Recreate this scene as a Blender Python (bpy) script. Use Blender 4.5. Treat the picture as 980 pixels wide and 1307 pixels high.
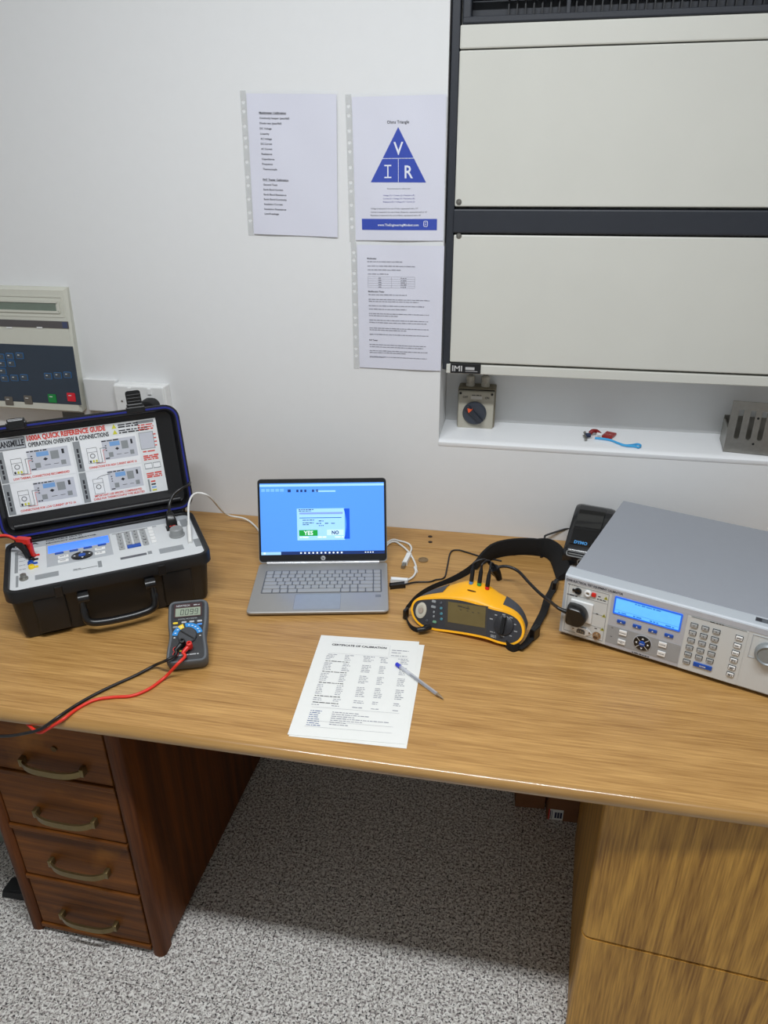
import bpy, bmesh, math, random
from math import sin, cos, radians, degrees, atan2, pi, sqrt
from mathutils import Vector as V, Matrix as MX
import mathutils.geometry as MG
for o in list(bpy.data.objects): bpy.data.objects.remove(o)
S = bpy.context.scene
COL = S.collection
random.seed(7)
# ------------------------------------------------------------------ camera
CPOS = V((0, -1.804, 1.697)); YAW, PITCH, ROLL = radians(11.019), radians(26.173), radians(-.519); FPX = 932.68
fw = V((-sin(YAW)*cos(PITCH), cos(YAW)*cos(PITCH), -sin(PITCH)))
r0 = V((cos(YAW), sin(YAW), 0)); u0 = r0.cross(fw)
rt = cos(ROLL)*r0 + sin(ROLL)*u0; up = -sin(ROLL)*r0 + cos(ROLL)*u0
cd = bpy.data.cameras.new('camera'); cam = bpy.data.objects.new('camera', cd); COL.objects.link(cam)
cam.matrix_world = MX(((rt.x, up.x, -fw.x, CPOS.x), (rt.y, up.y, -fw.y, CPOS.y), (rt.z, up.z, -fw.z, CPOS.z), (0, 0, 0, 1)))
cd.sensor_fit = 'HORIZONTAL'; cd.sensor_width = 36; cd.lens = FPX/980*36; cd.clip_start = .02
S.camera = cam
# ------------------------------------------------------------------ light
w = bpy.data.worlds.new('world'); S.world = w; w.use_nodes = True
w.node_tree.nodes['Background'].inputs[0].default_value = (.9, .95, 1, 1); w.node_tree.nodes['Background'].inputs[1].default_value = .05
def area(name, loc, sx, sy, power, col=(.93, .965, 1)):
    l = bpy.data.lights.new(name, 'AREA'); l.shape = 'RECTANGLE'; l.size = sx; l.size_y = sy; l.energy = power; l.color = col
    o = bpy.data.objects.new(name, l); COL.objects.link(o); o.location = loc; return o
LX, LY, LZ, CZ = -.15, -1.30, 2.67, 2.70
area('tube_light', (LX, LY, LZ), 1.5, .11, 60)
area('added_fill_light', (LX, -2.75, LZ), 1.5, .11, 1)  # weak fill added behind the camera, no second lamp is known there
S.view_settings.view_transform = 'Standard'; S.view_settings.look = 'None'; S.view_settings.gamma = 1
S.view_settings.use_curve_mapping = False; S.view_settings.exposure = -0.5
# ------------------------------------------------------------------ pixel helpers
def ray(px): return fw + rt*((px[0]-490)/FPX) - up*((px[1]-653.5)/FPX)
def onz(px, z): d = ray(px); return CPOS + d*((z-CPOS.z)/d.z)
def ony(px, y): d = ray(px); return CPOS + d*((y-CPOS.y)/d.y)
def uv(px, M):                                   # pixel -> coordinates in the local z=0 plane of frame M
    I = M.inverted(); o = I @ CPOS; d = I.to_3x3() @ ray(px); p = o + d*(-o.z/d.z); return V((p.x, p.y))
def frame(o, x, y):
    x = V(x).normalized(); y = V(y); z = x.cross(y).normalized(); y = z.cross(x); o = V(o)
    return MX(((x.x, y.x, z.x, o.x), (x.y, y.y, z.y, o.y), (x.z, y.z, z.z, o.z), (0, 0, 0, 1)))
T = lambda x, y, z: MX.Translation((x, y, z))
RZ = lambda a: MX.Rotation(a, 4, 'Z')
RX = lambda a: MX.Rotation(a, 4, 'X')
RY = lambda a: MX.Rotation(a, 4, 'Y')
crop = lambda x0, y0, s: (lambda *p: (x0 + p[0]/s, y0 + p[1]/s))
# ------------------------------------------------------------------ materials
MATS = {}
def lin(c): return tuple(((x/255)/12.92 if x/255 <= .04045 else ((x/255+.055)/1.055)**2.4) for x in c)
def mat(name, rgb, rough=.5, metal=0, emit=0, alpha=1, var=.06, bump=0, scale=60, coat=0, spec=.5):
    if name in MATS: return MATS[name]
    m = bpy.data.materials.new(name); m.use_nodes = True; n = m.node_tree.nodes; l = m.node_tree.links; b = n['Principled BSDF']
    c = lin(rgb)
    b.inputs['Roughness'].default_value = rough; b.inputs['Metallic'].default_value = metal; b.inputs['Alpha'].default_value = alpha
    b.inputs['Coat Weight'].default_value = coat; b.inputs['Specular IOR Level'].default_value = spec
    tc = n.new('ShaderNodeTexCoord'); no = n.new('ShaderNodeTexNoise'); no.inputs['Scale'].default_value = scale; no.inputs['Detail'].default_value = 3
    l.new(tc.outputs['Object'], no.inputs['Vector'])
    mx = n.new('ShaderNodeMix'); mx.data_type = 'RGBA'
    mx.inputs[6].default_value = (*[x*(1-var) for x in c], 1); mx.inputs[7].default_value = (*[min(1, x*(1+var)) for x in c], 1)
    l.new(no.outputs['Fac'], mx.inputs[0]); l.new(mx.outputs[2], b.inputs['Base Color'])
    if emit:
        l.new(mx.outputs[2], b.inputs['Emission Color']); b.inputs['Emission Strength'].default_value = emit
    if bump:
        bp = n.new('ShaderNodeBump'); bp.inputs['Strength'].default_value = bump; bp.inputs['Distance'].default_value = .001
        l.new(no.outputs['Fac'], bp.inputs['Height']); l.new(bp.outputs['Normal'], b.inputs['Normal'])
    MATS[name] = m; return m
def wood(name, light, dark, axis, grain=1.0, rough=.35, contour=0, coat=0, wear=None):
    m = bpy.data.materials.new(name); m.use_nodes = True; n = m.node_tree.nodes; l = m.node_tree.links; b = n['Principled BSDF']
    b.inputs['Roughness'].default_value = rough; b.inputs['Coat Weight'].default_value = coat
    tc = n.new('ShaderNodeTexCoord')
    def mp(long, cross):
        q = n.new('ShaderNodeMapping'); s = [cross]*3; s[axis] = long; q.inputs['Scale'].default_value = s; l.new(tc.outputs['Object'], q.inputs['Vector']); return q
    def noise(mpn, sc, det=4, dist=0):
        q = n.new('ShaderNodeTexNoise'); q.inputs['Scale'].default_value = sc; q.inputs['Detail'].default_value = det; q.inputs['Distortion'].default_value = dist
        l.new(mpn.outputs[0], q.inputs['Vector']); return q
    def math_(op, a, bb=None):
        q = n.new('ShaderNodeMath'); q.operation = op
        for i, x in enumerate((a, bb)):
            if x is None: continue
            if isinstance(x, (int, float)): q.inputs[i].default_value = x
            else: l.new(x, q.inputs[i])
        return q.outputs[0]
    fine = noise(mp(7, 170), 1.5, 3); med = noise(mp(.9, 22), 1.6, 5, .4)
    v = math_('ADD', math_('MULTIPLY', fine.outputs['Fac'], .45*grain), math_('MULTIPLY', med.outputs['Fac'], 1.15-.42*grain))
    if contour:
        big = noise(mp(.55, 5.5), 1.0, 1, .1)
        sn = math_('SINE', math_('MULTIPLY', big.outputs['Fac'], contour))
        v = math_('ADD', v, math_('MULTIPLY', sn, .10))
    rp = n.new('ShaderNodeValToRGB'); l.new(v, rp.inputs[0])
    rp.color_ramp.elements[0].position = .36; rp.color_ramp.elements[0].color = (*lin(dark), 1)
    rp.color_ramp.elements[1].position = .78; rp.color_ramp.elements[1].color = (*lin(light), 1)
    out = rp.outputs[0]
    if wear:
        wn = noise(mp(3, 3), 2.2, 5); rr = n.new('ShaderNodeValToRGB'); l.new(wn.outputs['Fac'], rr.inputs[0])
        rr.color_ramp.elements[0].position = .56; rr.color_ramp.elements[0].color = (0, 0, 0, 1); rr.color_ramp.elements[1].position = .8; rr.color_ramp.elements[1].color = (1, 1, 1, 1)
        mx = n.new('ShaderNodeMix'); mx.data_type = 'RGBA'; l.new(rr.outputs[0], mx.inputs[0]); l.new(out, mx.inputs[6]); mx.inputs[7].default_value = (*lin(wear), 1); out = mx.outputs[2]
    l.new(out, b.inputs['Base Color'])
    bp = n.new('ShaderNodeBump'); bp.inputs['Strength'].default_value = .06; bp.inputs['Distance'].default_value = .001; l.new(v, bp.inputs['Height']); l.new(bp.outputs[0], b.inputs['Normal'])
    MATS[name] = m; b.inputs['Specular IOR Level'].default_value = .22 if name.startswith('dark') else .5; return m
def floor_mat():
    m = bpy.data.materials.new('speckled_vinyl'); m.use_nodes = True; n = m.node_tree.nodes; l = m.node_tree.links; b = n['Principled BSDF']
    b.inputs['Roughness'].default_value = .42
    ge = n.new('ShaderNodeNewGeometry')
    def ns(sc, det, off):
        mp = n.new('ShaderNodeMapping'); mp.inputs['Location'].default_value = (off, off*.7, 0); l.new(ge.outputs['Position'], mp.inputs[0])
        q = n.new('ShaderNodeTexNoise'); q.inputs['Scale'].default_value = sc; q.inputs['Detail'].default_value = det; q.inputs['Roughness'].default_value = .6; l.new(mp.outputs[0], q.inputs['Vector']); return q
    def ramp(src, pts):
        r = n.new('ShaderNodeValToRGB'); l.new(src, r.inputs[0]); e = r.color_ramp.elements
        e[0].position, e[0].color = pts[0][0], (*lin(pts[0][1]), 1); e[1].position, e[1].color = pts[1][0], (*lin(pts[1][1]), 1)
        for p, c in pts[2:]: q = e.new(p); q.color = (*lin(c), 1)
        return r
    a = ramp(ns(110, 2, 0).outputs['Fac'], [(.40, (196, 192, 186)), (.60, (238, 236, 231))])
    k = ns(190, 1.5, 3.3); kr = ramp(k.outputs['Fac'], [(.39, (255, 255, 255)), (.425, (0, 0, 0))])
    mx = n.new('ShaderNodeMix'); mx.data_type = 'RGBA'; l.new(kr.outputs[0], mx.inputs[0]); l.new(a.outputs[0], mx.inputs[6]); mx.inputs[7].default_value = (*lin((34, 32, 33)), 1)
    g = ns(170, 1.5, 8.1); gr = ramp(g.outputs['Fac'], [(.40, (255, 255, 255)), (.45, (0, 0, 0))])
    mx2 = n.new('ShaderNodeMix'); mx2.data_type = 'RGBA'; l.new(gr.outputs[0], mx2.inputs[0]); l.new(mx.outputs[2], mx2.inputs[6]); mx2.inputs[7].default_value = (*lin((140, 132, 130)), 1)
    l.new(mx2.outputs[2], b.inputs['Base Color']); MATS['floor'] = m; return m
# ------------------------------------------------------------------ mesh builder
_tx = {}
def text_data(s, bold):
    k = (s, bold)
    if k not in _tx:
        c = bpy.data.curves.new('t', 'FONT'); c.body = s; c.size = 1; c.resolution_u = 2; c.offset = bold; c.fill_mode = 'FRONT'
        o = bpy.data.objects.new('t', c); COL.objects.link(o); bpy.context.view_layer.update()
        me = o.evaluated_get(bpy.context.evaluated_depsgraph_get()).to_mesh()
        vs = [v.co.copy() for v in me.vertices]; fs = [list(p.vertices) for p in me.polygons]
        o.to_mesh_clear(); bpy.data.objects.remove(o); bpy.data.curves.remove(c)
        _tx[k] = (vs, fs)
    return _tx[k]
def catmull(pts, n=8):
    pts = [V(p) for p in pts]; P = [pts[0]*2-pts[1]] + pts + [pts[-1]*2-pts[-2]]; out = []
    for i in range(1, len(P)-2):
        a, b, c, d = P[i-1:i+3]
        for k in range(n):
            t = k/n; out.append(.5*((2*b) + (c-a)*t + (2*a-5*b+4*c-d)*t*t + (3*b-a-3*c+d)*t**3))
    out.append(pts[-1]); return out
def rrect(x0, x1, y0, y1, r, seg=4):
    r = min(r, (x1-x0)/2-1e-6, (y1-y0)/2-1e-6); p = []
    for cx, cy, a in ((x1-r, y1-r, 0), (x0+r, y1-r, 90), (x0+r, y0+r, 180), (x1-r, y0+r, 270)):
        for k in range(seg+1):
            t = radians(a + 90*k/seg); p.append((cx + r*cos(t), cy + r*sin(t)))
    return p
class G:
    def __init__(s): s.bm = bmesh.new()
    def _x(s, vs, M):
        if M is not None:
            for v in vs: v.co = M @ v.co
    def box(s, x0, x1, y0, y1, z0, z1, bev=0, M=None, seg=2):
        r = bmesh.ops.create_cube(s.bm, size=1); vs = r['verts']
        for v in vs: v.co = V(((x0+x1)/2 + v.co.x*(x1-x0), (y0+y1)/2 + v.co.y*(y1-y0), (z0+z1)/2 + v.co.z*(z1-z0)))
        s._x(vs, M)
        if bev:
            es = list({e for v in vs for e in v.link_edges}); bmesh.ops.bevel(s.bm, geom=es, offset=bev, segments=seg, affect='EDGES', profile=.5)
        return s
    def prism(s, pts, z0, z1, M=None, ch=0):
        # outline extruded in z; optional chamfer at the z1 end
        lv = [(z0, 0), (z1, 0)] if not ch else [(z0, 0), (z1-ch, 0), (z1-ch*.3, ch*.3), (z1, ch)]
        return s.loft([[ (p[0], p[1], z) for p in inset(pts, d)] for z, d in lv], M)
    def loft(s, rings, M=None, cap0=True, cap1=True, closed=True):
        rs = [[s.bm.verts.new(V(p)) for p in r] for r in rings]
        n = len(rs[0])
        for a, b in zip(rs, rs[1:]):
            for i in range(n if closed else n-1):
                j = (i+1) % n
                try: s.bm.faces.new((a[i], a[j], b[j], b[i]))
                except ValueError: pass
        if cap0: s.bm.faces.new(rs[0][::-1])
        if cap1: s.bm.faces.new(rs[-1])
        for r in rs: s._x(r, M)
        return s
    def tube(s, pts, r, seg=8, sm=6, M=None):
        p = catmull(pts, sm) if sm else [V(q) for q in pts]
        rad = r if callable(r) else (lambda t: r)
        t0 = (p[1]-p[0]).normalized(); nrm = t0.orthogonal().normalized(); rings = []
        for i, q in enumerate(p):
            t = (p[min(i+1, len(p)-1)]-p[max(i-1, 0)]).normalized()
            nrm = (nrm - t*nrm.dot(t)).normalized(); b = t.cross(nrm); rr = rad(i/(len(p)-1))
            rings.append([q + nrm*(rr*cos(2*pi*k/seg)) + b*(rr*sin(2*pi*k/seg)) for k in range(seg)])
        return s.loft(rings, M)
    def lathe(s, prof, seg=20, M=None):
        return s.loft([[(max(r, 1e-5)*cos(2*pi*k/seg), max(r, 1e-5)*sin(2*pi*k/seg), z) for k in range(seg)] for r, z in prof], M)
    def ring(s, outer, inner, z0, z1, M=None):
        # flat frame between two outlines with the same number of points
        n = len(outer)
        L = [[s.bm.verts.new(V((p[0], p[1], z))) for p in o] for o, z in ((outer, z0), (outer, z1), (inner, z1), (inner, z0))]
        for a in range(4):
            A, B = L[a], L[(a+1) % 4]
            for i in range(n): s.bm.faces.new((A[i], A[(i+1) % n], B[(i+1) % n], B[i]))
        for r in L: s._x(r, M)
        return s
    def quad(s, x0, x1, y0, y1, z=0, M=None):
        vs = [s.bm.verts.new(V(p)) for p in ((x0, y0, z), (x1, y0, z), (x1, y1, z), (x0, y1, z))]; s.bm.faces.new(vs); s._x(vs, M); return s
    def poly(s, pts, z=0, M=None):
        vs = [s.bm.verts.new(V((p[0], p[1], z))) for p in pts]; s.bm.faces.new(vs); s._x(vs, M); return s
    def text(s, t, x, y, h, width=None, z=0, M=None, align='l', bold=0.0, rot=0):
        vs, fs = text_data(t, bold)
        if not vs: return s
        xs = [v.x for v in vs]; x0, x1 = min(xs), max(xs); k = h/.72; kx = k if width is None else width/(x1-x0)
        off = 0 if align == 'l' else -(x1-x0)*kx/2
        R = T(x, y, z) @ RZ(rot)
        nv = [s.bm.verts.new(R @ V(((v.x-x0)*kx+off, v.y*k, 0))) for v in vs]
        for f in fs:
            try: s.bm.faces.new([nv[i] for i in f])
            except ValueError: pass
        s._x(nv, M); return s
    def words(s, x, y, width, h, z=0, M=None, rnd=random):
        # unreadable small print: one short bar for each word
        e = x + width
        while x < e - h*.5:
            wd = min(h*rnd.uniform(1.0, 4.5), e-x); s.quad(x, x+wd, y, y+h*rnd.uniform(.62, .85), z, M); x += wd + h*.55
        return s
    def build(s, name, m, parent=None, smooth=False, label=None, kind=None):
        bm = s.bm; bmesh.ops.recalc_face_normals(bm, faces=bm.faces) if not getattr(s, 'flat', False) else None
        me = bpy.data.meshes.new(name); bm.to_mesh(me); bm.free()
        if smooth:
            me.shade_smooth() if hasattr(me, 'shade_smooth') else [setattr(p, 'use_smooth', True) for p in me.polygons]
            try: me.set_sharp_from_angle(angle=radians(smooth if smooth > 1 else 40))
            except Exception: pass
        me.materials.append(m)
        o = bpy.data.objects.new(name, me); COL.objects.link(o)
        if parent is not None: o.parent = parent
        if label: o['label'] = label
        if kind: o['kind'] = kind
        return o
def Flat():
    g = G(); g.flat = True; return g
def inset(pts, d):
    if abs(d) < 1e-9: return pts
    n = len(pts); P = [V((p[0], p[1])) for p in pts]; A = sum(P[i].x*P[(i+1) % n].y-P[(i+1) % n].x*P[i].y for i in range(n)); sg = 1 if A > 0 else -1; out = []
    for i in range(n):
        a = P[i]-P[i-1]; b = P[(i+1) % n]-P[i]
        a = a.normalized() if a.length > 1e-9 else b.normalized(); b = b.normalized() if b.length > 1e-9 else a
        na, nb = V((-a.y, a.x)), V((-b.y, b.x)); m = (na+nb); m = m.normalized() if m.length > 1e-6 else na
        out.append(tuple(P[i] + m*sg*d/max(.5, m.dot(na))))
    return out
def thing(name, label, cat, M=None, group=None):
    o = bpy.data.objects.new(name, None); COL.objects.link(o); o.empty_display_size = .05
    if M is not None: o.matrix_world = M
    o['label'] = label; o['category'] = cat
    if group: o['group'] = group
    return o
def tag(o, label, cat, group=None):
    o['label'] = label; o['category'] = cat
    if group: o['group'] = group
    return o
def struct(o): o['kind'] = 'structure'; return o
def inst(o, M, parent):
    c = o.copy(); COL.objects.link(c); c.parent = parent; c.matrix_local = M; return c
# palette
WALL = mat('wall_paint', (226, 227, 227), .75, var=.015, bump=.12, scale=35)
SILL = mat('sill_gloss_paint', (236, 238, 240), .4, var=.01, scale=8)
CEIL = mat('ceiling_paint', (225, 225, 222), .8)
OAK = wood('oak_laminate', (198, 154, 92), (146, 104, 52), 0, 1.5, .36, 0)
OAKV = wood('oak_veneer_upright', (206, 154, 68), (136, 92, 30), 2, 2.0, .45, 75)
EDGE = wood('oak_edge_moulding', (186, 144, 84), (146, 106, 52), 0, .6, .3, 0, .6)
BROWN = wood('dark_varnished_wood', (140, 82, 26), (80, 43, 11), 0, .8, .5, 9, 0, (156, 100, 34))
BROWNV = wood('dark_varnished_upright', (122, 66, 22), (68, 34, 9), 2, .8, .5, 9)
BLK = mat('black_plastic', (15, 15, 17), .42, var=.08)
BLKS = mat('black_satin', (18, 18, 19), .3)
BLKM = mat('black_webbing', (13, 13, 14), .9, bump=.5, scale=400)
INK = mat('black_ink', (40, 40, 46), .7)
INKL = mat('grey_ink', (140, 140, 150), .7)
WHITE = mat('white_plastic', (232, 233, 232), .4)
PAPER = mat('white_paper', (228, 228, 223), .7, var=.02)
STEEL = mat('brushed_steel', (150, 148, 142), .38, .9, var=.15, scale=90)
RED = mat('red_plastic', (214, 38, 30), .4)
REDI = mat('red_ink', (214, 70, 58), .7)
YEL = mat('yellow_plastic', (238, 204, 40), .5)
BLU = mat('blue_key', (22, 78, 172), .4)
# ================================================================== setting
ZD = .75
TW, TH = .305, .305
g = G(); g.box(-2.2, 2.3, -3.4, .3, -.05, -.004); fl = struct(g.build('floor', mat('screed', (60, 58, 56), .9)))
FM = floor_mat(); jy = onz((300, 1119), 0).y; tile0 = None
for i in range(-8, 8):
    for j in range(-11, 3):
        x = .095 + i*TW; y = jy + j*TH
        if x < -2.2 or x+TW > 2.35 or y < -3.4 or y+TH > .35: continue
        M = T(x+TW/2, y+TH/2, 0)
        if tile0 is None:
            g = G(); g.box(-TW/2+.0005, TW/2-.0005, -TH/2+.0005, TH/2-.0005, -.004, 0); tile0 = g.build('floor_tile', FM, fl); tile0.matrix_local = M
        else: inst(tile0, M, fl)
# back wall with the niche for the wall unit
NX0, NZ = -.203, 1.014
g = G()
g.box(-2.2, NX0, 0, .32, 0, CZ); g.box(NX0, 2.3, 0, .32, 0, NZ-.012); g.box(NX0, 2.3, .16, .32, NZ-.012, CZ); g.box(NX0, 2.3, 0, .16, 2.35, CZ)
struct(g.build('wall_back', WALL))
g = G()   # sill: slightly rounded lip
pr_ = [(.159, -.012), (-.001, -.012), (-.003, -.007), (-.003, -.001), (.002, .003), (.012, .0052), (.159, .007)]
g.loft([[(x, p[0], NZ+p[1]) for p in pr_] for x in (NX0, .5, 1.2, 2.3)])
struct(g.build('trim_1', SILL, smooth=40))
for nm, b in (('wall_left', (-2.25, -2.2, -3.4, .32, 0, CZ)), ('wall_right', (2.3, 2.35, -3.4, .32, 0, CZ)), ('wall_front', (-2.25, 2.35, -3.45, -3.4, 0, CZ))):
    g = G(); g.box(*b); struct(g.build(nm, WALL))
g = G(); g.box(-2.25, 2.35, -3.45, .32, CZ, CZ+.05); struct(g.build('ceiling', CEIL))
for yy, lb in ((LY, 'white fluorescent batten fixed to the ceiling above the desk'), (-2.75, 'white batten added to the ceiling across the room for fill light')):
    t = thing('batten_light', lb, 'light', T(LX, yy, CZ), 'ceiling battens')  # the rear batten is made up, a body for the added fill light
    g = G(); g.box(-.78, .78, -.06, .06, -.027, 0, .004); g.build('housing', WHITE, t)
    for s_ in (-1, 1):
        g = G(); g.box(s_*.765-.012, s_*.765+.012, -.05, .05, -.06, -.027, .003); g.build('end_cap', WHITE, t)
# ================================================================== desk
t = thing('desk', 'long oak laminate desk top with rounded front edge along the wall', 'desk', T(0, 0, ZD))
YF = -.885
DX0, DX1 = -1.75, 1.5
pf = [(-.109, 0), (YF+.0125, 0), (YF+.0125, -.029), (-.109, -.029)]
pe = [(YF+.0125, 0), (YF+.008, -.0008), (YF+.004, -.003), (YF+.001, -.008), (YF, -.014), (YF+.002, -.022), (YF+.006, -.027), (YF+.0125, -.029)]
g = G(); g.loft([[(x, p[0], p[1]) for p in pf] for x in (DX0, DX1)]); g.build('desk_top', OAK, t)
g = G(); g.loft([[(x, p[0], p[1]) for p in pe] for x in (DX0, DX1)]); g.build('front_edging', EDGE, t, smooth=50, label='rounded wooden front edging')
g = G(); g.box(DX0, DX1, -.106, -.001, -.029, 0, .0012); bb = g.build('back_board', OAK, t)
g = G(); g.box(DX0, DX1, -.112, -.103, -.04, -.006); g.build('seam_filler', mat('seam_dark', (30, 18, 12), .8), t)
for px in ((549, 685), (549, 692)):
    p = onz(px, ZD); g = G(); g.lathe([(.0, .0003), (.006, .0003), (.006, .0008), (.004, .0008)], 12, T(p.x, p.y, 0)); g.build('screw_hole', mat('hole', (50, 34, 22), .8), t)
p = onz((540, 715), ZD); g = G(); g.lathe([(.013, 0), (.013, .002), (.010, .003), (.009, .0015), (0, .0015)], 18, T(p.x, p.y, 0)); g.build('cable_grommet', mat('grommet', (128, 104, 72), .4), t, smooth=30)
# ---- left drawer pedestal (old, dark)
a_ = radians(-1.5)
PX0, PX1, PY0 = -1.08, -.722, -.842
PM = T(PX1, PY0, 0) @ RZ(a_)
t = thing('drawer_pedestal', 'old dark brown wooden pedestal of four drawers with brass bow handles', 'drawers', PM)
Wp, Dp, Hp = PX1-PX0, .66, ZD-.031
ff = PM @ frame((0, 0, 0), (1, 0, 0), (0, 0, 1))
g = G(); g.box(-.022, 0, .03, Dp, .02, Hp); g.box(-Wp, -Wp+.022, .03, Dp, .02, Hp); g.box(-Wp, 0, Dp-.02, Dp, .02, Hp); g.box(-Wp, 0, .02, Dp, Hp-.02, Hp); g.box(-Wp+.02, -.02, .03, Dp, .01, .03); g.build('carcass', BROWNV, t)
for x0 in (-.034, -Wp):
    g = G(); g.prism(rrect(x0, x0+.034, 0, .045, .014, 5), 0, Hp-.003); g.build('corner_post', BROWNV, t, smooth=40)
c3 = crop(0, 880, 2.722)
seam = [Hp] + [uv(c3(x, y), ff).y for x, y in ((440, 370), (483, 568), (518, 745))] + [.018]
hd = [((80, 252), (290, 290)), ((128, 428), (330, 470)), ((180, 600), (375, 645)), ((218, 782), (405, 828))]
BRASS = mat('aged_brass', (128, 112, 76), .34, .85, var=.25, scale=50)
for i in range(4):
    z1, z0 = seam[i], seam[i+1]
    g = G(); g.box(-Wp+.036, -.036, .006, .03, z0+.012, z1-.004 if i else z1-.028, .003); d = g.build('drawer', BROWN, t)
    g = G(); g.box(-Wp+.034, -.034, .002, .03, z0-.003, z0+.010, .002); g.build('rail', BROWN, t)
    q = [uv(c3(*h), ff) for h in hd[i]]; cx = (q[0].x+q[1].x)/2; cz = (q[0].y+q[1].y)/2; hw = (q[1].x-q[0].x)/2
    g = G(); n = 12; rings = []
    for k in range(n+1):
        s_ = -1+2*k/n; x = cx+hw*s_; y = -.004-.014*(1-s_**4); z = cz-.003*(1-s_*s_)+.003
        rings.append([(x, y-.0025, z-.008), (x, y+.0025, z-.008), (x, y+.0025, z+.007), (x, y-.0025, z+.007)])
    g.loft(rings); 
    for s_ in (-1, 1): g.box(cx+s_*hw-.005, cx+s_*hw+.005, -.008, .008, cz-.006, cz+.014, .0015)
    g.build('handle', BRASS, d, smooth=30, label='aged brass bow handle')
    if i == 0:
        k = uv((67, 958), ff); g = G(); g.lathe([(.0065, .002), (.0065, -.002), (.004, -.003), (.0035, .001), (0, .001)], 14, T(k.x, .005, k.y) @ RX(-pi/2) @ MX.Scale(-1, 4, (0, 0, 1))); g.build('keyhole', mat('lock_brass', (96, 74, 40), .4, .8), d)
g = G(); g.box(-Wp+.034, -.034, .004, .03, Hp-.026, Hp, .002); g.build('top_rail', BROWN, t)
# ---- right oak cabinet
q0 = onz((731, 1300), 0); CXL = .194; CYF = -.848; CA = radians(-4.5)
t = thing('oak_cabinet', 'light oak cabinet with two deep drawer fronts under the desk', 'cabinet', T(CXL, CYF, 0) @ RZ(CA))
CW = .46; cf = frame((CXL, CYF, 0), (cos(CA), sin(CA), 0), (0, 0, 1))
zs = uv((760, 1199.5), cf).y
g = G(); g.box(.004, CW, .024, .53, .0, ZD-.0295); g.build('carcass', OAKV, t)
for z0, z1 in ((.03, zs-.0015), (zs+.0015, ZD-.034)):
    g = G(); pts = []
    for p in [(CW, .022), (.0, .022), (0, .014), (.002, .007), (.007, .002), (.014, 0), (CW, 0)]: pts.append(p)
    g.loft([[(p[0], p[1], z) for p in pts] for z in (z0, z1)][::1]); bmesh.ops.bevel(g.bm, geom=[e for e in g.bm.edges if abs(e.verts[0].co.z-e.verts[1].co.z) < 1e-6 and e.verts[0].co.y < .02], offset=.002, segments=2, affect='EDGES')
    g.build('drawer_front', OAKV, t, smooth=35)
g = G(); g.box(.01, CW, .006, .03, zs-.006, zs+.006); g.build('drawer_gap', mat('gap_dark', (40, 24, 10), .9), t)
g = G(); g.box(.012, CW, .03, .52, 0, .03); g.build('plinth', OAKV, t)
# ---- things under the desk
CARD = mat('brown_cardboard', (128, 84, 52), .85, var=.1)
def carton(M, w_, d_, h_, label, lab):
    t = thing('cardboard_box', label, 'box', M, 'cardboard boxes on the floor under the desk')
    g = G(); g.box(0, w_, 0, d_, 0, h_, .002); g.build('carton', CARD, t)
    g = G(); g.box(.0, w_, d_/2-.024, d_/2+.024, h_, h_+.0006); g.build('packing_tape', mat('tape', (150, 112, 70), .3), t)
    if lab:
        F = frame((0, -.0008, 0), (1, 0, 0), (0, 0, 1))
        fm = M @ F; a = uv((699, 1045.5), fm); b = uv((719.5, 1034.5), fm)
        g = Flat(); g.quad(a.x, b.x, a.y, b.y, 0, F); L = g.build('shipping_label', PAPER, t)
        g = Flat(); W_ = b.x-a.x; H_ = b.y-a.y
        g.quad(a.x+W_*.1, a.x+W_*.16, a.y+H_*.1, a.y+H_*.9, .0004, F); g.quad(a.x+W_*.22, a.x+W_*.26, a.y+H_*.1, a.y+H_*.9, .0004, F)
        for k in range(3): g.quad(a.x+W_*(.42+.18*k), a.x+W_*(.56+.18*k), a.y+H_*.2, a.y+H_*.75, .0004, F)
        g.build('print', mat('label_navy', (30, 36, 70), .6), L)
        g = Flat(); g.quad(a.x, a.x+W_*.08, a.y, b.y, .0003, F); g.build('red_stripe', RED, L)
b0 = onz((697, 1046), 0)
carton(T(b0.x, b0.y, 0) @ RZ(radians(2)), .30, .2, .16, 'brown cardboard box with a white shipping label under the desk', True)
carton(T(b0.x-.088, b0.y+.03, 0) @ RZ(radians(4)), .084, .15, .15, 'narrow plain brown cardboard box beside the labelled box under the desk', False)
p = onz((2, 1082), 0)
t = thing('steel_cabinet', 'grey green steel cabinet end standing left of the drawer pedestal', 'cabinet', T(-1.70, p.y, 0))
g = G(); g.box(0, .46, 0, .6, .02, .70, .006); g.build('body', mat('grey_green_steel', (112, 118, 108), .5), t); g = G(); g.box(.01, .45, .02, .58, 0, .02); g.build('plinth', BLK, t)
p = onz((18, 1149), 0)
g = G(); g.loft([[(-.05, 0, 0), (.12, 0, 0), (.12, .05, 0), (-.05, .05, 0)], [(-.04, .004, .022), (.12, .004, .03), (.12, .046, .03), (-.04, .046, .022)]]); bmesh.ops.bevel(g.bm, geom=list(g.bm.edges), offset=.004, segments=2, affect='EDGES')
o = g.build('rubber_wedge', mat('black_rubber', (20, 22, 24), .7), smooth=40); o.location = (p.x+.03, p.y, 0); o.scale = (.6, 1, 1.1); tag(o, 'black rubber wedge on the floor behind the drawer pedestal', 'wedge')
o.location = (PX0-.095, p.y, 0)
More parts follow.
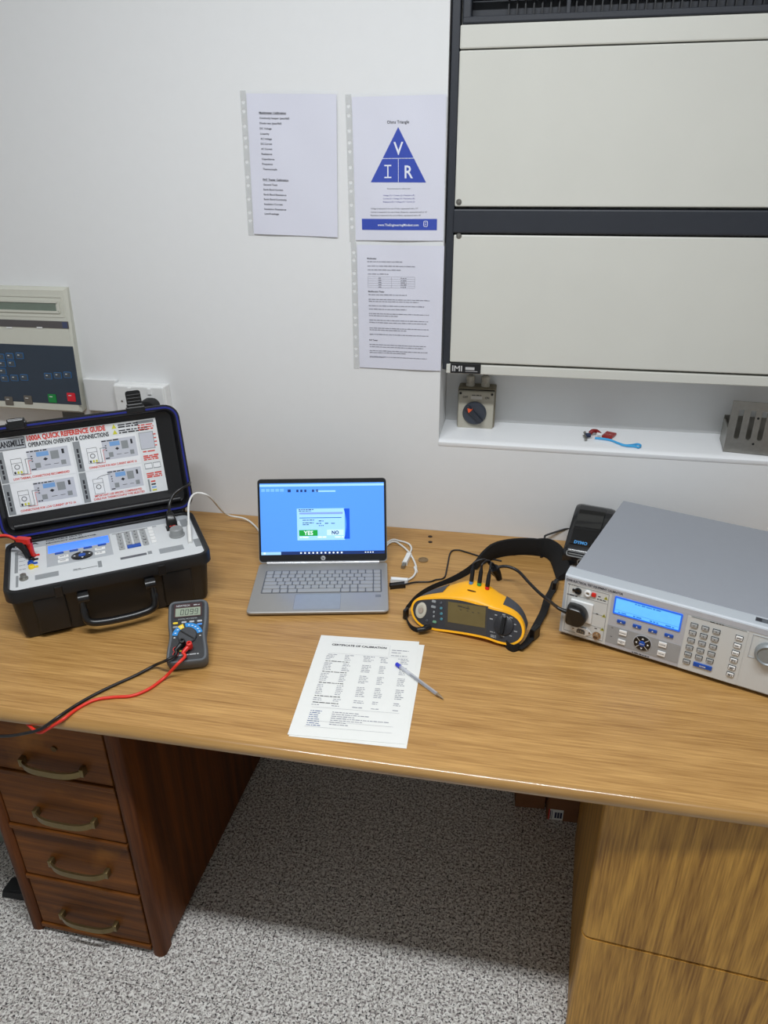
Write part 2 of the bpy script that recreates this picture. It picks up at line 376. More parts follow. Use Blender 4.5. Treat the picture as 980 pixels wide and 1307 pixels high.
# ================================================================== wall unit (heater)
HM = T(NX0+.004, .012, 0); hf = HM @ frame((0, 0, 0), (1, 0, 0), (0, 0, 1))
t = thing('wall_heater_unit', 'large cream and black heating unit set into the wall niche', 'heater', T(NX0+.004, .012, 1.2))
HZ = T(0, 0, -1.2)
HW_ = 1.9
CREAM = mat('cream_enamel', (209, 209, 201), .42, var=.035, scale=7)
DARK = mat('dark_slate_metal', (40, 44, 52), .5, var=.1)
hz = lambda px: uv(px, hf).y
zb0, zb1 = hz((567, 475)), hz((571, 462)); zL1 = hz((573, 299)); zB1 = hz((573, 264)); zU1 = hz((580, 64.5)); zS1 = hz((582, 32.5))
g = G(); g.box(.002, HW_, .03, .14, zb0+.006, 2.33, M=HZ); g.build('casing', CREAM, t)
g = G(); g.box(.022, HW_, .025, .031, hz((582, 32.5)), 2.33, M=HZ); g.build('grille_backing', DARK, t)
g = G(); g.box(0, .0175, -.006, .04, zb1-.018, 2.34, .002, HZ); g.build('side_frame', DARK, t)
g = G(); g.box(.016, HW_, -.012, .04, zL1+.004, zB1-.004, .003, HZ); g.build('middle_band', DARK, t)
for nm, z0, z1 in (('lower_panel', zb1+.002, zL1), ('upper_panel', zB1+.001, zU1-.001), ('top_strip', zU1+.0015, zS1)):
    g = G(); g.box(.018, HW_, -.008, .03, z0, z1, .003, HZ); g.build(nm, CREAM, t)
g = G(); g.box(.010, HW_, -.008, .03, zb0, zb1-.003, .002, HZ); g.build('bottom_lip', CREAM, t)
for pz in ((586, 257.5), (586, 300.5)):
    q = uv(pz, hf); g = G(); F = T(q.x, -.008, q.y-1.2) @ RX(pi/2); g.lathe([(.0065, -.001), (.0065, .001), (.0055, .002), (.0045, .002), (.0045, .0012)], 16, F); sc = g.build('washer', STEEL, t, smooth=30)
    g = G(); g.lathe([(.0036, 0), (.0036, .003), (.0025, .004), (0, .0042)], 12, F); g.build('screw', STEEL, sc, smooth=30)
# outlet grille
zt = zS1
g = G(); g.box(.022, HW_, -.008, .012, zt+.001, zt+.014, .003, HZ); g.build('grille_sill', DARK, t)
g = G(); g.box(.022, .04, -.008, .03, zt+.01, 2.3, .003, HZ); g.build('grille_frame', DARK, t)
FIN = mat('black_fin', (30, 32, 36), .5)
for k in range(6):
    z = zt+.046+k*.05; g = G(); g.box(.04, HW_, -.002, .012, z-.004, z+.004, .002, HZ); g.build('louvre', DARK, t)
f0 = None; x = .115; k = 0
while x < 1.15:
    if f0 is None: g = G(); g.box(-.0015, .0015, .012, .028, zt+.012-1.2, 2.2-1.2); f0 = g.build('fin', FIN, t); f0.location.x = x
    else: c = f0.copy(); COL.objects.link(c); c.location.x = x; c.parent = t
    x += .017; k += 1
for x in (.235, .62): g = G(); g.box(x-.004, x+.004, -.004, .014, zt+.01, 2.3, .001, HZ); g.build('grille_stay', DARK, t)
bq0, bq1 = uv((575, 474.5), hf), uv((614, 463.5), hf)
F = frame((0, -.0095, -1.2), (1, 0, 0), (0, 0, 1))
g = G(); g.box(bq0.x, bq1.x, -.0105, -.0078, bq0.y, bq1.y, .001, HZ); bd = g.build('maker_badge', mat('badge_black', (24, 25, 28), .35), t)
g = Flat(); bw = bq1.x-bq0.x; bh = bq1.y-bq0.y; cz = bq0.y+bh*.22
g.text('IMI', bq0.x+bw*.06, cz, bh*.56, bw*.33, .0014, F, bold=.02); g.words(bq0.x+bw*.5, cz+bh*.16, bw*.38, bh*.42, .0014, F); g.quad(bq0.x+bw*.5, bq0.x+bw*.9, cz, cz+bh*.05, .0014, F); g.build('lettering', mat('badge_silver', (190, 190, 190), .4), bd)
# ---- isolator switch in the niche
IY = .100
sf = frame((0, IY, 0), (1, 0, 0), (0, 0, 1)); a = uv((583.5, 542), sf); b = uv((631, 501), sf)
sz = NZ+.004
IM = T(a.x, IY, sz); t = thing('isolator_switch', 'grey rotary isolator switch with two cable glands on the sill', 'switch', IM)
IW, IH = b.x-a.x, b.y-sz
GREY = mat('switch_grey', (172, 168, 154), .5)
g = G(); g.box(-.002, IW+.003, .012, .0595, 0, IH+.006, .003); g.build('back_box', mat('switch_back', (128, 120, 100), .55), t)
g = G(); g.box(0, IW, 0, .013, .001, IH, .003); g.build('cover', GREY, t)
g = G(); g.box(.0005, IW, .0115, .0135, 0, IH+.002); g.build('gasket', BLK, t)
kc = uv((605.5, 527), sf); kx, kz = kc.x-a.x, kc.y-sz
F = T(kx, 0, kz) @ RX(pi/2)
g = G(); g.lathe([(.032, -.002), (.032, .004), (.029, .008), (.028, .010), (0, .010)], 28, F); kn = g.build('rotary_knob', mat('knob_slate', (52, 58, 68), .4), t, smooth=35)
g = G(); g.box(-.029, .029, -.006, .006, .008, .019, .002, F @ RZ(radians(-45))); g.build('grip', mat('knob_slate2', (40, 45, 54), .4), kn)
g = G(); g.prism([(-.026, 0), (-.014, -.007), (-.014, .007)], .010, .0205, F @ RZ(radians(-45)) ); g.build('pointer', mat('orange_pointer', (226, 88, 44), .5), kn)
for x in (.006, IW-.006):
    g = G(); g.lathe([(.0035, -.001), (.0035, .001), (0, .001)], 10, T(x, 0, IH-.006) @ RX(pi/2)); g.build('screw', BLK, t)
g = Flat(); F2 = frame((0, -.0004, 0), (1, 0, 0), (0, 0, 1)); g.text('OFF', .012, IH-.019, .006, .014, 0, F2, bold=.02); g.text('ON', IW-.024, IH-.019, .006, .011, 0, F2, bold=.02); g.words(.036, IH-.011, .026, .003, 0, F2); g.build('lettering', INK, t)
g = Flat(); g.quad(.034, IW-.032, IH-.021, IH-.013, -.0001, F2); g.build('rating_plate', mat('plate_grey', (198, 196, 190), .5), t)
for x in (IW*.3, IW*.72):
    F3 = T(x, .035, IH+.006)
    g = G(); g.lathe([(.012, -.002), (.012, .009), (.0105, .010), (.0105, .016), (.012, .017), (.0115, .026), (.007, .029)], 10, F3); gl = g.build('cable_gland', mat('gland_white', (186, 182, 170), .5), t, smooth=25)
    g = G(); g.tube([(x, .035, IH+.03), (x, .035, IH+.06), (x, .037, IH+.09)], .0055, 8, 3); g.build('cable', mat('cable_grey', (110, 108, 102), .5), gl, smooth=60)
# ---- slotted steel bracket on the sill
bz = NZ+.0068
b0 = onz((922.5, 576), bz)
def zy(px, y): return ony(px, y)
t = thing('steel_bracket', 'folded stainless steel bracket with three slots on the sill', 'bracket', T(b0.x, b0.y, bz) @ RZ(radians(-7)))
bM = t.matrix_world.copy() if False else T(b0.x, b0.y, bz) @ RZ(radians(-7)); bf = bM @ frame((0, 0, 0), (1, 0, 0), (0, 0, 1))
bh = uv((931, 511), bf).y; th = .003
slots = [(uv((945.5, 530), bf), 1), (uv((960.5, 532), bf), 1), (uv((975, 534), bf), 1)]
sx_ = [s[0].x for s in slots]; pitch = (sx_[2]-sx_[0])/2; BW = sx_[2]+pitch*2.2
z1s = bh*.84; z0s = bh*.27; hw = .0058
g = G(); tilt = MX.Shear('XZ', 4, (0, 0)) ; xs = [0]
def slab(g, x0, x1, z0, z1): g.box(x0, x1, 0, th, z0, z1)
cur = 0
for x in sx_+[sx_[2]+pitch]:
    slab(g, cur, x-hw, 0, bh)
    slab(g, x-hw, x+hw, z1s, bh)
    pts = [(x-hw, 0), (x+hw, 0), (x+hw, z0s+hw)] + [(x+hw*cos(-pi*k/8), z0s+hw+hw*sin(-pi*k/8)) for k in range(1, 8)] + [(x-hw, z0s+hw)]
    g.prism(pts, 0, th, T(0, th, 0) @ RX(pi/2)); cur = x+hw
slab(g, cur, BW, 0, bh)
g.build('front_plate', STEEL, t)
g = G(); g.box(0, th, th, .095, 0, bh*.45); g.box(0, BW, .092, .095, 0, bh*.5); g.box(0, BW, th, .095, 0, .003); g.build('folded_tray', STEEL, t)
for x, z in ((sx_[1]+pitch*.5, bh*.70), (sx_[1]+pitch*.55, bh*.20)):
    g = G(); g.lathe([(.003, -.0005), (.003, .0006), (0, .0006)], 10, T(x, 0, z) @ RX(pi/2)); g.build('rivet', BLK, t)
# ---- lanyard and tag on the sill
sz_ = NZ+.004
P = lambda px, z=0: onz(px, NZ+.0072+z)
ck = crop(735, 535, 9.8)
t0 = P(ck(320, 230)); t = thing('key_tag', 'red key tag with blue cord loop on the white sill', 'key tag', T(t0.x, t0.y, t0.z))
TL_ = T(-t0.x, -t0.y, -t0.z)
a, b, c = P(ck(320, 225)), P(ck(445, 250)), P(ck(330, 160))
g = G(); F = frame(a, b-a, c-a); L = (b-a).length; H_ = (c-a).length*.9
g.box(0, L, 0, H_, 0, .006, .001, TL_ @ F); g.build('tag_block', mat('tag_red', (150, 30, 26), .35), t)
g = Flat(); g.words(L*.1, H_*.35, L*.8, .003, .0062, TL_ @ F); g.build('lettering', mat('tag_print', (216, 170, 160), .6), t)
g = G(); a, b = P(ck(175, 180), .006), P(ck(300, 185), .006); g.tube([a, P(ck(205, 150), .012), P(ck(255, 150), .010), b], .0055, 8, 5, TL_); g.build('red_cord', mat('tag_red2', (128, 22, 24), .5), t, smooth=60)
g = G(); g.tube([P(ck(265, 185), .013), P(ck(310, 195), .010)], .0045, 8, 2, TL_); g.build('white_sleeve', WHITE, t, smooth=60)
g = G(); g.tube([P(ck(105, 160), .012), P(ck(125, 205), .006), P(ck(122, 255), .004)], .0035, 8, 4, TL_); g.tube([P(ck(90, 210), .006), P(ck(150, 195), .008)], .003, 8, 2, TL_); g.build('metal_clasp', STEEL, t, smooth=60)
g = G(); g.tube([P(ck(120, 200), .008), P(ck(180, 200), .008)], .006, 8, 2, TL_); g.build('navy_knot', mat('navy', (30, 40, 70), .7), t, smooth=60)
pts = [(235, 248), (330, 258), (430, 275), (520, 310), (610, 338), (700, 335), (770, 325), (812, 345), (780, 365), (730, 352), (640, 345), (560, 330)]
def ribbon(g, pts, h, th, M=None, sm=6, lean=0):
    p = catmull(pts, sm); hh = h if callable(h) else (lambda t: h); rings = []
    for i, q in enumerate(p):
        tg = p[min(i+1, len(p)-1)]-p[max(i-1, 0)]; tg.z = 0; nn = V((-tg.y, tg.x, 0)).normalized(); H = hh(i/(len(p)-1))
        if isinstance(H, tuple): H, le = H
        else: le = lean
        u = V((0, 0, cos(le))) + nn*sin(le); nn2 = nn*cos(le)-V((0, 0, sin(le)))
        k = []
        for j in range(8):
            an = 2*pi*j/8+pi/8; k.append(q + u*(H/2) + u*(H/2*max(-1, min(1, sin(an)*1.08))) + nn2*(th/2*cos(an)*1.08))
        rings.append(k)
    g.loft(rings, M); return g
g = G(); ribbon(g, [P(ck(*q), .0) for q in pts], .0055, .0022, TL_, 5); g.build('blue_lanyard', mat('sky_blue_cord', (66, 166, 222), .7), t, smooth=60)
# ================================================================== wall: documents, panel, socket
CLR = mat('clear_pocket', (212, 214, 214), .3, alpha=.5, var=.02)
FILM = mat('clear_film', (235, 240, 245), .12, alpha=.03, var=.01)
PSH = mat('sheet_paper', (216, 217, 229), .65, var=.02, scale=12)
def wav(x, z, k): return .0030+.0013*sin(6*x/.21+k)*sin(4*z/.297+2*k)+.0006*sin(8*(x/.21+z/.297)+k*1.7)
def pocket(x, z, a, k, label):
    M = frame((x, -.001, z), (cos(a), 0, sin(a)), (-sin(a), 0, cos(a)))
    t = thing('document_pocket', label, 'document', M, 'printed sheets in punched pockets on the wall')
    W_, H_ = .212, .297
    def sheet(g, x0, x1, y0, y1, dz, nx=24, ny=32):
        vs = [[g.bm.verts.new((x0+(x1-x0)*i/nx, y0+(y1-y0)*j/ny, wav(x0+(x1-x0)*i/nx, y0+(y1-y0)*j/ny, k)+dz)) for i in range(nx+1)] for j in range(ny+1)]
        for j in range(ny):
            for i in range(nx): g.bm.faces.new((vs[j][i], vs[j][i+1], vs[j+1][i+1], vs[j+1][i]))
    g = Flat(); sheet(g, .002, W_-.001, 0, H_, 0); pp = g.build('paper', PSH, t, smooth=60)
    g = Flat(); sheet(g, 0, W_+.003, -.004, H_+.006, .0018); g.build('clear_front', FILM, t, smooth=60)
    g = Flat(); sheet(g, 0, W_+.003, -.004, H_+.006, -.0007); g.build('clear_back', FILM, t, smooth=60)
    # punched strip with real holes
    g = Flat(); x0, x1 = -.0135, 0; xm = (x0+x1)/2; hs = [.03, .048, .078, .108, .126, .158, .19, .208, .232, .262, .28]; cur = -.004
    for h in hs:
        g.quad(x0, x1, cur, h-.005, .001); r = .0041
        oc = [(xm+r*cos(pi*q/4+pi/8), h+r*sin(pi*q/4+pi/8)) for q in range(8)]
        sq = [(x1, h+.002), (x1-.003, h+.005), (x0+.003, h+.005), (x0, h+.002), (x0, h-.002), (x0+.003, h-.005), (x1-.003, h-.005), (x1, h-.002)]
        A = [g.bm.verts.new((p[0], p[1], .001)) for p in oc]; B = [g.bm.verts.new((p[0], p[1], .001)) for p in sq]
        for q in range(8): g.bm.faces.new((A[q], B[q], B[(q+1) % 8], A[(q+1) % 8]))
        for tri in ((0, 1, (x1, h+.005)), (2, 3, (x0, h+.005)), (4, 5, (x0, h-.005)), (6, 7, (x1, h-.005))):
            g.bm.faces.new((B[tri[0]], g.bm.verts.new((*tri[2], .001)), B[tri[1]]))
        cur = h+.005
    g.quad(x0, x1, cur, H_+.006, .001); g.build('punched_strip', CLR, t)
    return t, M, pp
def ink(g, name, m, par, k, lift=.0006):
    for v in g.bm.verts: v.co.z += wav(v.co.x, v.co.y, k)+lift
    return g.build(name, m, par)
# sheet 1
K1 = .3
t, M, pp = pocket(-.668, 1.523, -.028, K1, 'white sheet listing multimeter and PAT tester calibration checks, taped to wall')
g = Flat(); c6 = crop(300, 110, 7); c7 = crop(300, 210, 7)
for c, L in ((c6, [('Multimeter Calibration', 218, 458, 237, 1), ('Continuity beeper (pass/fail)', 222, 488, 285, 0), ('Diode test (pass/fail)', 224, 418, 331, 0), ('DC Voltage', 226, 330, 378, 0), ('Linearity', 230, 310, 425, 0), ('AC Voltage', 233, 333, 470, 0), ('DC Current', 235, 336, 515, 0), ('AC Current', 238, 337, 560, 0), ('Resistance', 241, 336, 605, 0), ('Capacitance', 245, 356, 650, 0), ('Frequency', 247, 342, 694, 0)]),
             (c7, [('Thermocouple', 253, 380, 40, 0), ('PAT Tester Calibration', 254, 482, 133, 1), ('General Tests', 257, 382, 178, 0), ('Earth Bond Current', 260, 434, 222, 0), ('Earth Bond Resistance', 262, 463, 266, 0), ('Earth Bond Continuity', 264, 465, 308, 0), ('Insulation Current', 266, 430, 351, 0), ('Insulation Resistance', 268, 460, 395, 0), ('Load/Leakage', 270, 396, 436, 0)])):
    for s_, x0, x1, y, un in L:
        a, b = uv(c(x0, y+8), M), uv(c(x1, y+8), M); g.text(s_, a.x, a.y, .0040, b.x-a.x, 0, None, bold=.012 if not un else .02)
        if un: g.quad(a.x, b.x, a.y-.0012, a.y-.0007)
ink(g, 'lettering', INK, pp, K1)
# sheet 2
K2 = 1.9
t, M, pp = pocket(-.415, 1.511, .004, K2, 'sheet showing a blue Ohms triangle with V, I and R, taped to wall')
c = crop(290, 100, 3.379); U = lambda x, y: uv(c(x, y), M)
BLUI = mat('blue_ink', (26, 62, 172), .6); WHI = mat('white_ink', (228, 232, 244), .6)
def tri_grid(g, A, B, C_, n=10):
    for i in range(n):
        for j in range(n-i):
            f = lambda p, q: A + (B-A)*(p/n) + (C_-A)*(q/n)
            for tr in ([(i, j), (i+1, j), (i, j+1)], [(i+1, j), (i+1, j+1), (i, j+1)] if j < n-i-1 else None):
                if tr: g.bm.faces.new([g.bm.verts.new((*f(*q), 0)) for q in tr])
g = Flat(); tri_grid(g, U(620, 448), U(858, 449), U(738, 210))
a, b = U(582, 653), U(905, 606)
for k in range(12): g.quad(a.x+(b.x-a.x)*k/12, a.x+(b.x-a.x)*(k+1)/12, a.y, b.y)
ink(g, 'blue_triangle', BLUI, pp, K2, .0004)
g = Flat(); h = lambda px: px*.297/181*.296
for s_, x, y, w_ in (('V', 739, 329, 42), ('I', 694, 430, 0), ('R', 784, 430, 36)):
    p = U(x, y); H_ = U(x, y-57).y-p.y
    if w_: g.text(s_, p.x, p.y, H_, U(x+w_/2, y).x-U(x-w_/2, y).x, 0, None, 'c', .012)
    else:
        wd = U(x+15, y).x-p.x; s5 = H_*.1
        g.quad(p.x-s5/2, p.x+s5/2, p.y, p.y+H_); g.quad(p.x-wd, p.x+wd, p.y, p.y+s5); g.quad(p.x-wd, p.x+wd, p.y+H_-s5, p.y+H_)
a, b = U(668, 346), U(809, 345); n = 10
for k in range(n): g.quad(a.x+(b.x-a.x)*k/n, a.x+(b.x-a.x)*(k+.92)/n, a.y-.0006, a.y+.0006)
a, b = U(739, 447), U(739, 346)
for k in range(8): g.quad(a.x-.0006, a.x+.0006, a.y+(b.y-a.y)*k/8, a.y+(b.y-a.y)*(k+.92)/8)
a, b = U(650, 636), U(826, 636); g.text('www.TheEngineeringMindset.com', a.x, a.y, .0052, b.x-a.x, 0, None, bold=.02)
a = U(856, 632); ro = [(a.x+p[0], a.y+p[1]) for p in rrect(-.005, .005, -.004, .009, .003, 3)]; ri = inset(ro, .0012); n = len(ro)
for i in range(n): g.bm.faces.new([g.bm.verts.new((*q, 0)) for q in (ro[i], ro[(i+1) % n], ri[(i+1) % n], ri[i])])
g.quad(a.x-.002, a.x+.002, a.y+.004, a.y+.0052); g.quad(a.x-.002, a.x+.002, a.y, a.y+.0012)
ink(g, 'white_letters', WHI, pp, K2, .0010)
g = Flat()
a, b = U(690, 196), U(785, 196); g.text('Ohms Triangle', a.x, a.y, .0064, b.x-a.x, 0, None, bold=.01)
for s_, x0, x1, y, hh in (('Three formulas for Ohms Law', 690, 790, 478, .0026), ('Voltage is measured in the unit of Volts, represented with a "V"', 620, 823, 564, .003), ('Current is measured in the unit of Amps (Amperes), represented with an "A"', 620, 862, 579, .003), ('Resistance is measured in the unit of Ohms, represented with a "R"', 620, 836, 593, .003)):
    a, b = U(x0, y), U(x1, y); g.text(s_, a.x, a.y, hh, b.x-a.x)
ink(g, 'lettering', INK, pp, K2)
g = Flat()
for s_, y in (('Voltage (V) = Current (I) x Resistance (R)', 507), ('Current (I) = Voltage (V) / Resistance (R)', 521), ('Resistance (R) = Voltage (V) / Current (I)', 535)):
    a, b = U(674, y), U(809, y); g.text(s_, a.x, a.y, .003, b.x-a.x)
ink(g, 'formula_lettering', mat('violet_ink', (66, 66, 150), .7), pp, K2)
# sheet 3
K3 = 4.1
t, M, pp = pocket(-.413, 1.204, -.002, K3, 'sheet dense with small print and a little table, below the triangle sheet')
c = crop(430, 290, 6.533); U = lambda x, y: uv(c(x, y), M)
g = Flat(); g2 = Flat(); rn = random.Random(3)
for s_, x, x1, y in (('Multimeter', 255, 333, 264), ('Multifunction Tester', 264, 398, 538), ('PAT Tester', 272, 342, 944)):
    a, b = U(x, y), U(x1, y); g.text(s_, a.x, a.y, .0036, b.x-a.x, bold=.02)
for x, x1, y in ((256, 545, 282), (258, 660, 318), (260, 536, 350), (261, 432, 384), (266, 588, 556), (267, 775, 595), (268, 680, 612), (268, 728, 648), (269, 580, 676), (270, 768, 714), (271, 512, 731), (272, 762, 768), (272, 752, 788), (273, 298, 786), (273, 770, 834), (274, 580, 850), (274, 764, 886), (275, 298, 888), (274, 748, 972), (275, 720, 990), (275, 757, 1022), (275, 580, 1038), (275, 752, 1072), (275, 396, 1076)):
    a, b = U(x, y+6), U(x1, y+6); g2.words(a.x, a.y, b.x-a.x, .0026, rnd=rn)
tx = [U(262, 410).x, U(456, 410).x, U(650, 410).x]; ty = [U(262, 408+18.2*k).y for k in range(6)]
for x in tx: 
    for k in range(5): g2.quad(x-.0002, x+.0002, ty[k+1], ty[k])
for y in ty:
    for k in range(6): g2.quad(tx[0]+(tx[2]-tx[0])*k/6, tx[0]+(tx[2]-tx[0])*(k+1)/6, y-.0002, y+.0002)
for k in range(5):
    g2.words((tx[0]+tx[1])/2-.003, ty[k+1]+.001, .007, .0026, rnd=rn); g2.words((tx[1]+tx[2])/2-.006, ty[k+1]+.001, .014, .0026, rnd=rn)
ink(g, 'heading_lettering', INK, pp, K3); ink(g2, 'small_print', INKL, pp, K3)
# ---- control panel on the wall
y0_, y1_, zb_, zt_ = -.048, -.022, 1.052, 1.386
PXR = -1.196
FP = frame((PXR, y0_, zb_), (1, 0, 0), (0, y1_-y0_, zt_-zb_))
Lp = sqrt((y1_-y0_)**2+(zt_-zb_)**2)
t = thing('alarm_control_panel', 'beige alarm control panel with navy keypad and green display on the wall', 'control panel', T(PXR, 0, zb_)); TM = T(-PXR, 0, -zb_)
BEI = mat('beige_plastic', (204, 204, 192), .5, var=.03)
g = G(); Z_ = zt_-zb_; g.loft([[(x, y, z) for x, y, z in ((-.62, 0, 0), (-.014, 0, 0), (.002, 0, Z_), (-.62, 0, Z_))], [(-.62, y0_+.012, 0), (-.006, y0_+.010, 0), (.004, y1_+.010, Z_), (-.62, y1_+.012, Z_)], [(-.61, y0_, .008), (-.008, y0_, .006), (-.002, y1_, Z_-.006), (-.61, y1_, Z_-.008)]]); g.build('housing', BEI, t)
PF = TM @ FP; cp = crop(0, 360, 7.26); U = lambda x, y: uv(cp(x, y), FP)
def prect(g, a, b, z0, z1, M, bev=0): g.box(min(a.x, b.x), max(a.x, b.x), min(a.y, b.y), max(a.y, b.y), z0, z1, bev, M)
XL = -.60
a, b = U(600, 330), U(600, 135); g = G(); o_ = rrect(XL, a.x, a.y, b.y, .004, 3); g.ring(o_, inset(o_, .003), -.001, .0012, PF); g.build('display_bezel', BEI, t)
a, b = U(553, 280), U(540, 185); g = G(); o_ = rrect(XL+.02, a.x+.003, a.y-.003, b.y+.003, .003, 3); g.ring(o_, inset(o_, .006), -.001, .003, PF); g.build('window_frame', BEI, t)
a, b = U(525, 272), U(520, 185); g = Flat(); g.quad(XL+.02, a.x, a.y, b.y, .0006, PF); g.build('display', mat('lcd_green', (112, 124, 112), .25), t)
a, b = U(637, 432), U(630, 366); g = G(); prect(g, V((XL, a.y)), b, -.001, .0016, PF, .0006); sp = g.build('indicator_strip', mat('strip_grey', (84, 80, 80), .4), t)
g = Flat()
for x in (65, 345): a, b = U(x, 428), U(x+50, 416); g.quad(a.x, b.x, a.y, b.y, .0019, PF)
g.build('lettering', WHITE, sp)
g = Flat(); a, b = U(585, 425), U(622, 372); g.quad(a.x, b.x, a.y, b.y, .0018, PF); g.build('blue_window', mat('strip_blue', (64, 72, 104), .3), sp)
a, b = U(757, 1140), U(672, 597); g = G(); prect(g, V((XL, a.y)), V((PXR*0+(a.x+b.x)/2, b.y)), -.001, .0012, PF, .0005); kp = g.build('keypad', mat('keypad_navy', (44, 56, 70), .4), t)
BK = mat('key_outline', (38, 106, 164), .4); KG = mat('key_grey', (66, 74, 82), .4)
keys = [(95, 686), (187, 682), (10, 692), (22, 758), (110, 754), (-60, 762), (28, 826), (-60, 832), (47, 892), (138, 887), (228, 883), (-45, 898), (450, 871), (540, 864), (630, 859)]
for x, y in keys:
    p = U(x, y); r_ = rrect(p.x-.0115, p.x+.0115, p.y-.0085, p.y+.0085, .002, 2)
    g = G(); g.prism(r_, .0011, .0022, PF); kk = g.build('key', BK, t)
    g = G(); g.prism(inset(r_, .0016), .002, .0027, PF); g.build('key_face', KG, kk)
    g = Flat(); g.quad(p.x-.006, p.x-.0005, p.y+.001, p.y+.003, .003, PF); g.build('mark', WHITE, kk)
for (x, y), m in (((88, 1100), mat('btn_grey', (98, 92, 84), .4)), ((265, 1090), MATS['btn_grey']), ((488, 1077), mat('btn_green', (16, 132, 60), .4)), ((664, 1066), mat('btn_red', (214, 30, 48), .4))):
    p = U(x, y); g = G(); g.prism(rrect(p.x-.0125, p.x+.0125, p.y-.012, p.y+.012, .002, 2), .0011, .003, PF, .001); kk = g.build('push_button', m, t)
    g = Flat(); g.quad(p.x-.007, p.x+.002, p.y+.004, p.y+.006, .0033, PF); g.build('mark', WHITE, kk)
a, b = U(585, 1245), U(780, 1212); g = G(); prect(g, V((a.x, a.y-.006)), b, -.001, .0015, PF); g.build('name_plate', mat('plate_dark', (48, 44, 38), .4), t)
# ---- socket and trunking
SF = frame((0, -.03, 0), (1, 0, 0), (0, 0, 1)); a = uv((144.5, 490), SF)
t = thing('wall_socket', 'white double wall socket behind the open case lid', 'socket', T(a.x, 0, 1.045))
zt2 = a.y-1.045
g = G(); g.box(0, .15, -.030, 0, 0, zt2, .003); g.build('back_box', WHITE, t); g = G(); g.box(.002, .148, -.037, -.029, .002, zt2-.002, .003); g.build('face_plate', WHITE, t)
for x in (.022, .128): g = G(); g.lathe([(.003, 0), (.003, .001), (0, .001)], 10, T(x, -.037, zt2*.5) @ RX(pi/2)); g.build('screw', STEEL, t)
for x in (.05, .108): g = G(); g.box(x-.005, x+.005, -.041, -.036, zt2-.022, zt2-.006, .001); g.build('rocker', WHITE, t)
p = ony((192, 514), -.05); 
g = G(); g.prism(rrect(-.025, .025, -.022, .022, .02, 5), 0, .032, ch=.008); o = g.build('mains_plug', BLK, smooth=40); o.matrix_world = T(p.x-.004, -.0375, p.z-.012) @ RX(pi/2); tag(o, 'black mains plug in the wall socket behind the case', 'plug')
g = G(); x1 = a.x-.002; g.box(-1.195, x1, -.016, 0, 1.05, 1.142, .002); o = g.build('cable_trunking', WALL); tag(o, 'short white painted trunking between alarm panel and socket', 'trunking')
# ================================================================== carry case calibrator
CM = T(-1.0235, -.6925, ZD) @ RZ(radians(34.5)); W, D, H = .433, .248, .13
t = thing('case_calibrator', 'portable calibrator built into an open black carry case with blue seal', 'calibrator', CM)
def rr(i, z, r=.03): return [(x, y, z) for x, y in rrect(i, W-i, i, D-i, max(.004, r-i), 5)]
g = G(); g.loft([rr(.028, 0), rr(.02, .003), rr(.016, .012), rr(.008, .098), rr(.006, .1), rr(-.001, .103), rr(-.001, H-.004), rr(.001, H), rr(.009, H), rr(.011, H-.003), rr(.011, .115)], cap1=False)
g.build('shell', BLK, t, smooth=35)
# front ribs
for x0, x1 in ((.05, .115), (.318, .383)):
    g = G(); g.box(x0, x1, .0045, .02, .014, .1, .004, seg=3); g.build('latch_pillar', BLK, t, smooth=40)
for x0, x1 in ((.095, .115), (.31, .33)):
    g = G(); g.box(x0+.002, x1-.002, -.004, .006, .1, .1255, .002); g.build('latch_stop', BLK, t)
# handle
for s_ in (0, 1):
    x = .15 if s_ == 0 else .29
    g = G(); g.lathe([(.011, -.011), (.011, .011)], 14, T(x, -.008, .088) @ RY(pi/2)); g.box(x-.011, x+.011, -.008, .006, .076, .1, .002); g.build('handle_bracket', BLKS, t, smooth=40)
g = G(); hx0, hx1 = .146, .294
g.tube([(hx0, -.010, .088), (hx0, -.014, .07), (hx0+.001, -.022, .045), (hx0+.012, -.026, .034), (hx0+.04, -.028, .03), (.22, -.029, .0295), (hx1-.04, -.028, .03), (hx1-.012, -.026, .034), (hx1-.001, -.022, .045), (hx1, -.014, .07), (hx1, -.010, .088)], lambda q: .0085 if .12 < q < .88 else .007, 10, 6); g.build('handle', BLKS, t, smooth=60)
# front panel
zp = .1235; PFm = T(0, 0, zp); WP = CM @ PFm
PAN = mat('panel_light_grey', (214, 217, 218), .4, var=.015); PAN2 = mat('panel_grey', (176, 180, 184), .45); PAN3 = mat('panel_mid_grey', (140, 144, 146), .5)
g = G(); g.prism(rrect(.0115, W-.0115, .0115, D-.0115, .02, 5), -.004, 0, PFm); pn = g.build('control_panel', PAN, t)
kA = crop(0, 630, 7); kB = crop(130, 630, 7)
A_ = lambda x, y: uv(kA(x, y), WP); B_ = lambda x, y: uv(kB(x, y), WP)
def rects(name, m, L, z0, z1, par=pn, bev=0):
    g = G()
    for a, b in L: prect(g, a, b, z0, z1, PFm, bev)
    return g.build(name, m, par)
a, b = A_(430, 600), A_(975, 400)
rects('upper_band', PAN2, [(V((A_(30, 520).x+.004, A_(600, 420).y-.006)), V((B_(760, 190).x, B_(700, 170).y)))] , 0, .0004)
a, b = A_(400, 680), B_(110, 360); rects('display_field', PAN2, [(V((A_(415, 560).x, A_(420, 660).y)), V((B_(100, 520).x, A_(400, 460).y)))], 0, .0006)
lc = (A_(438, 548), A_(968, 372))
lc = (V((A_(430, 515).x, A_(700, 490).y)), V((A_(970, 405).x, A_(700, 425).y)))
rects('lcd_display', mat('lcd_blue', (70, 128, 255), .2, emit=.85), [lc], .0006, .0012, t)
bl = V((0, 0))
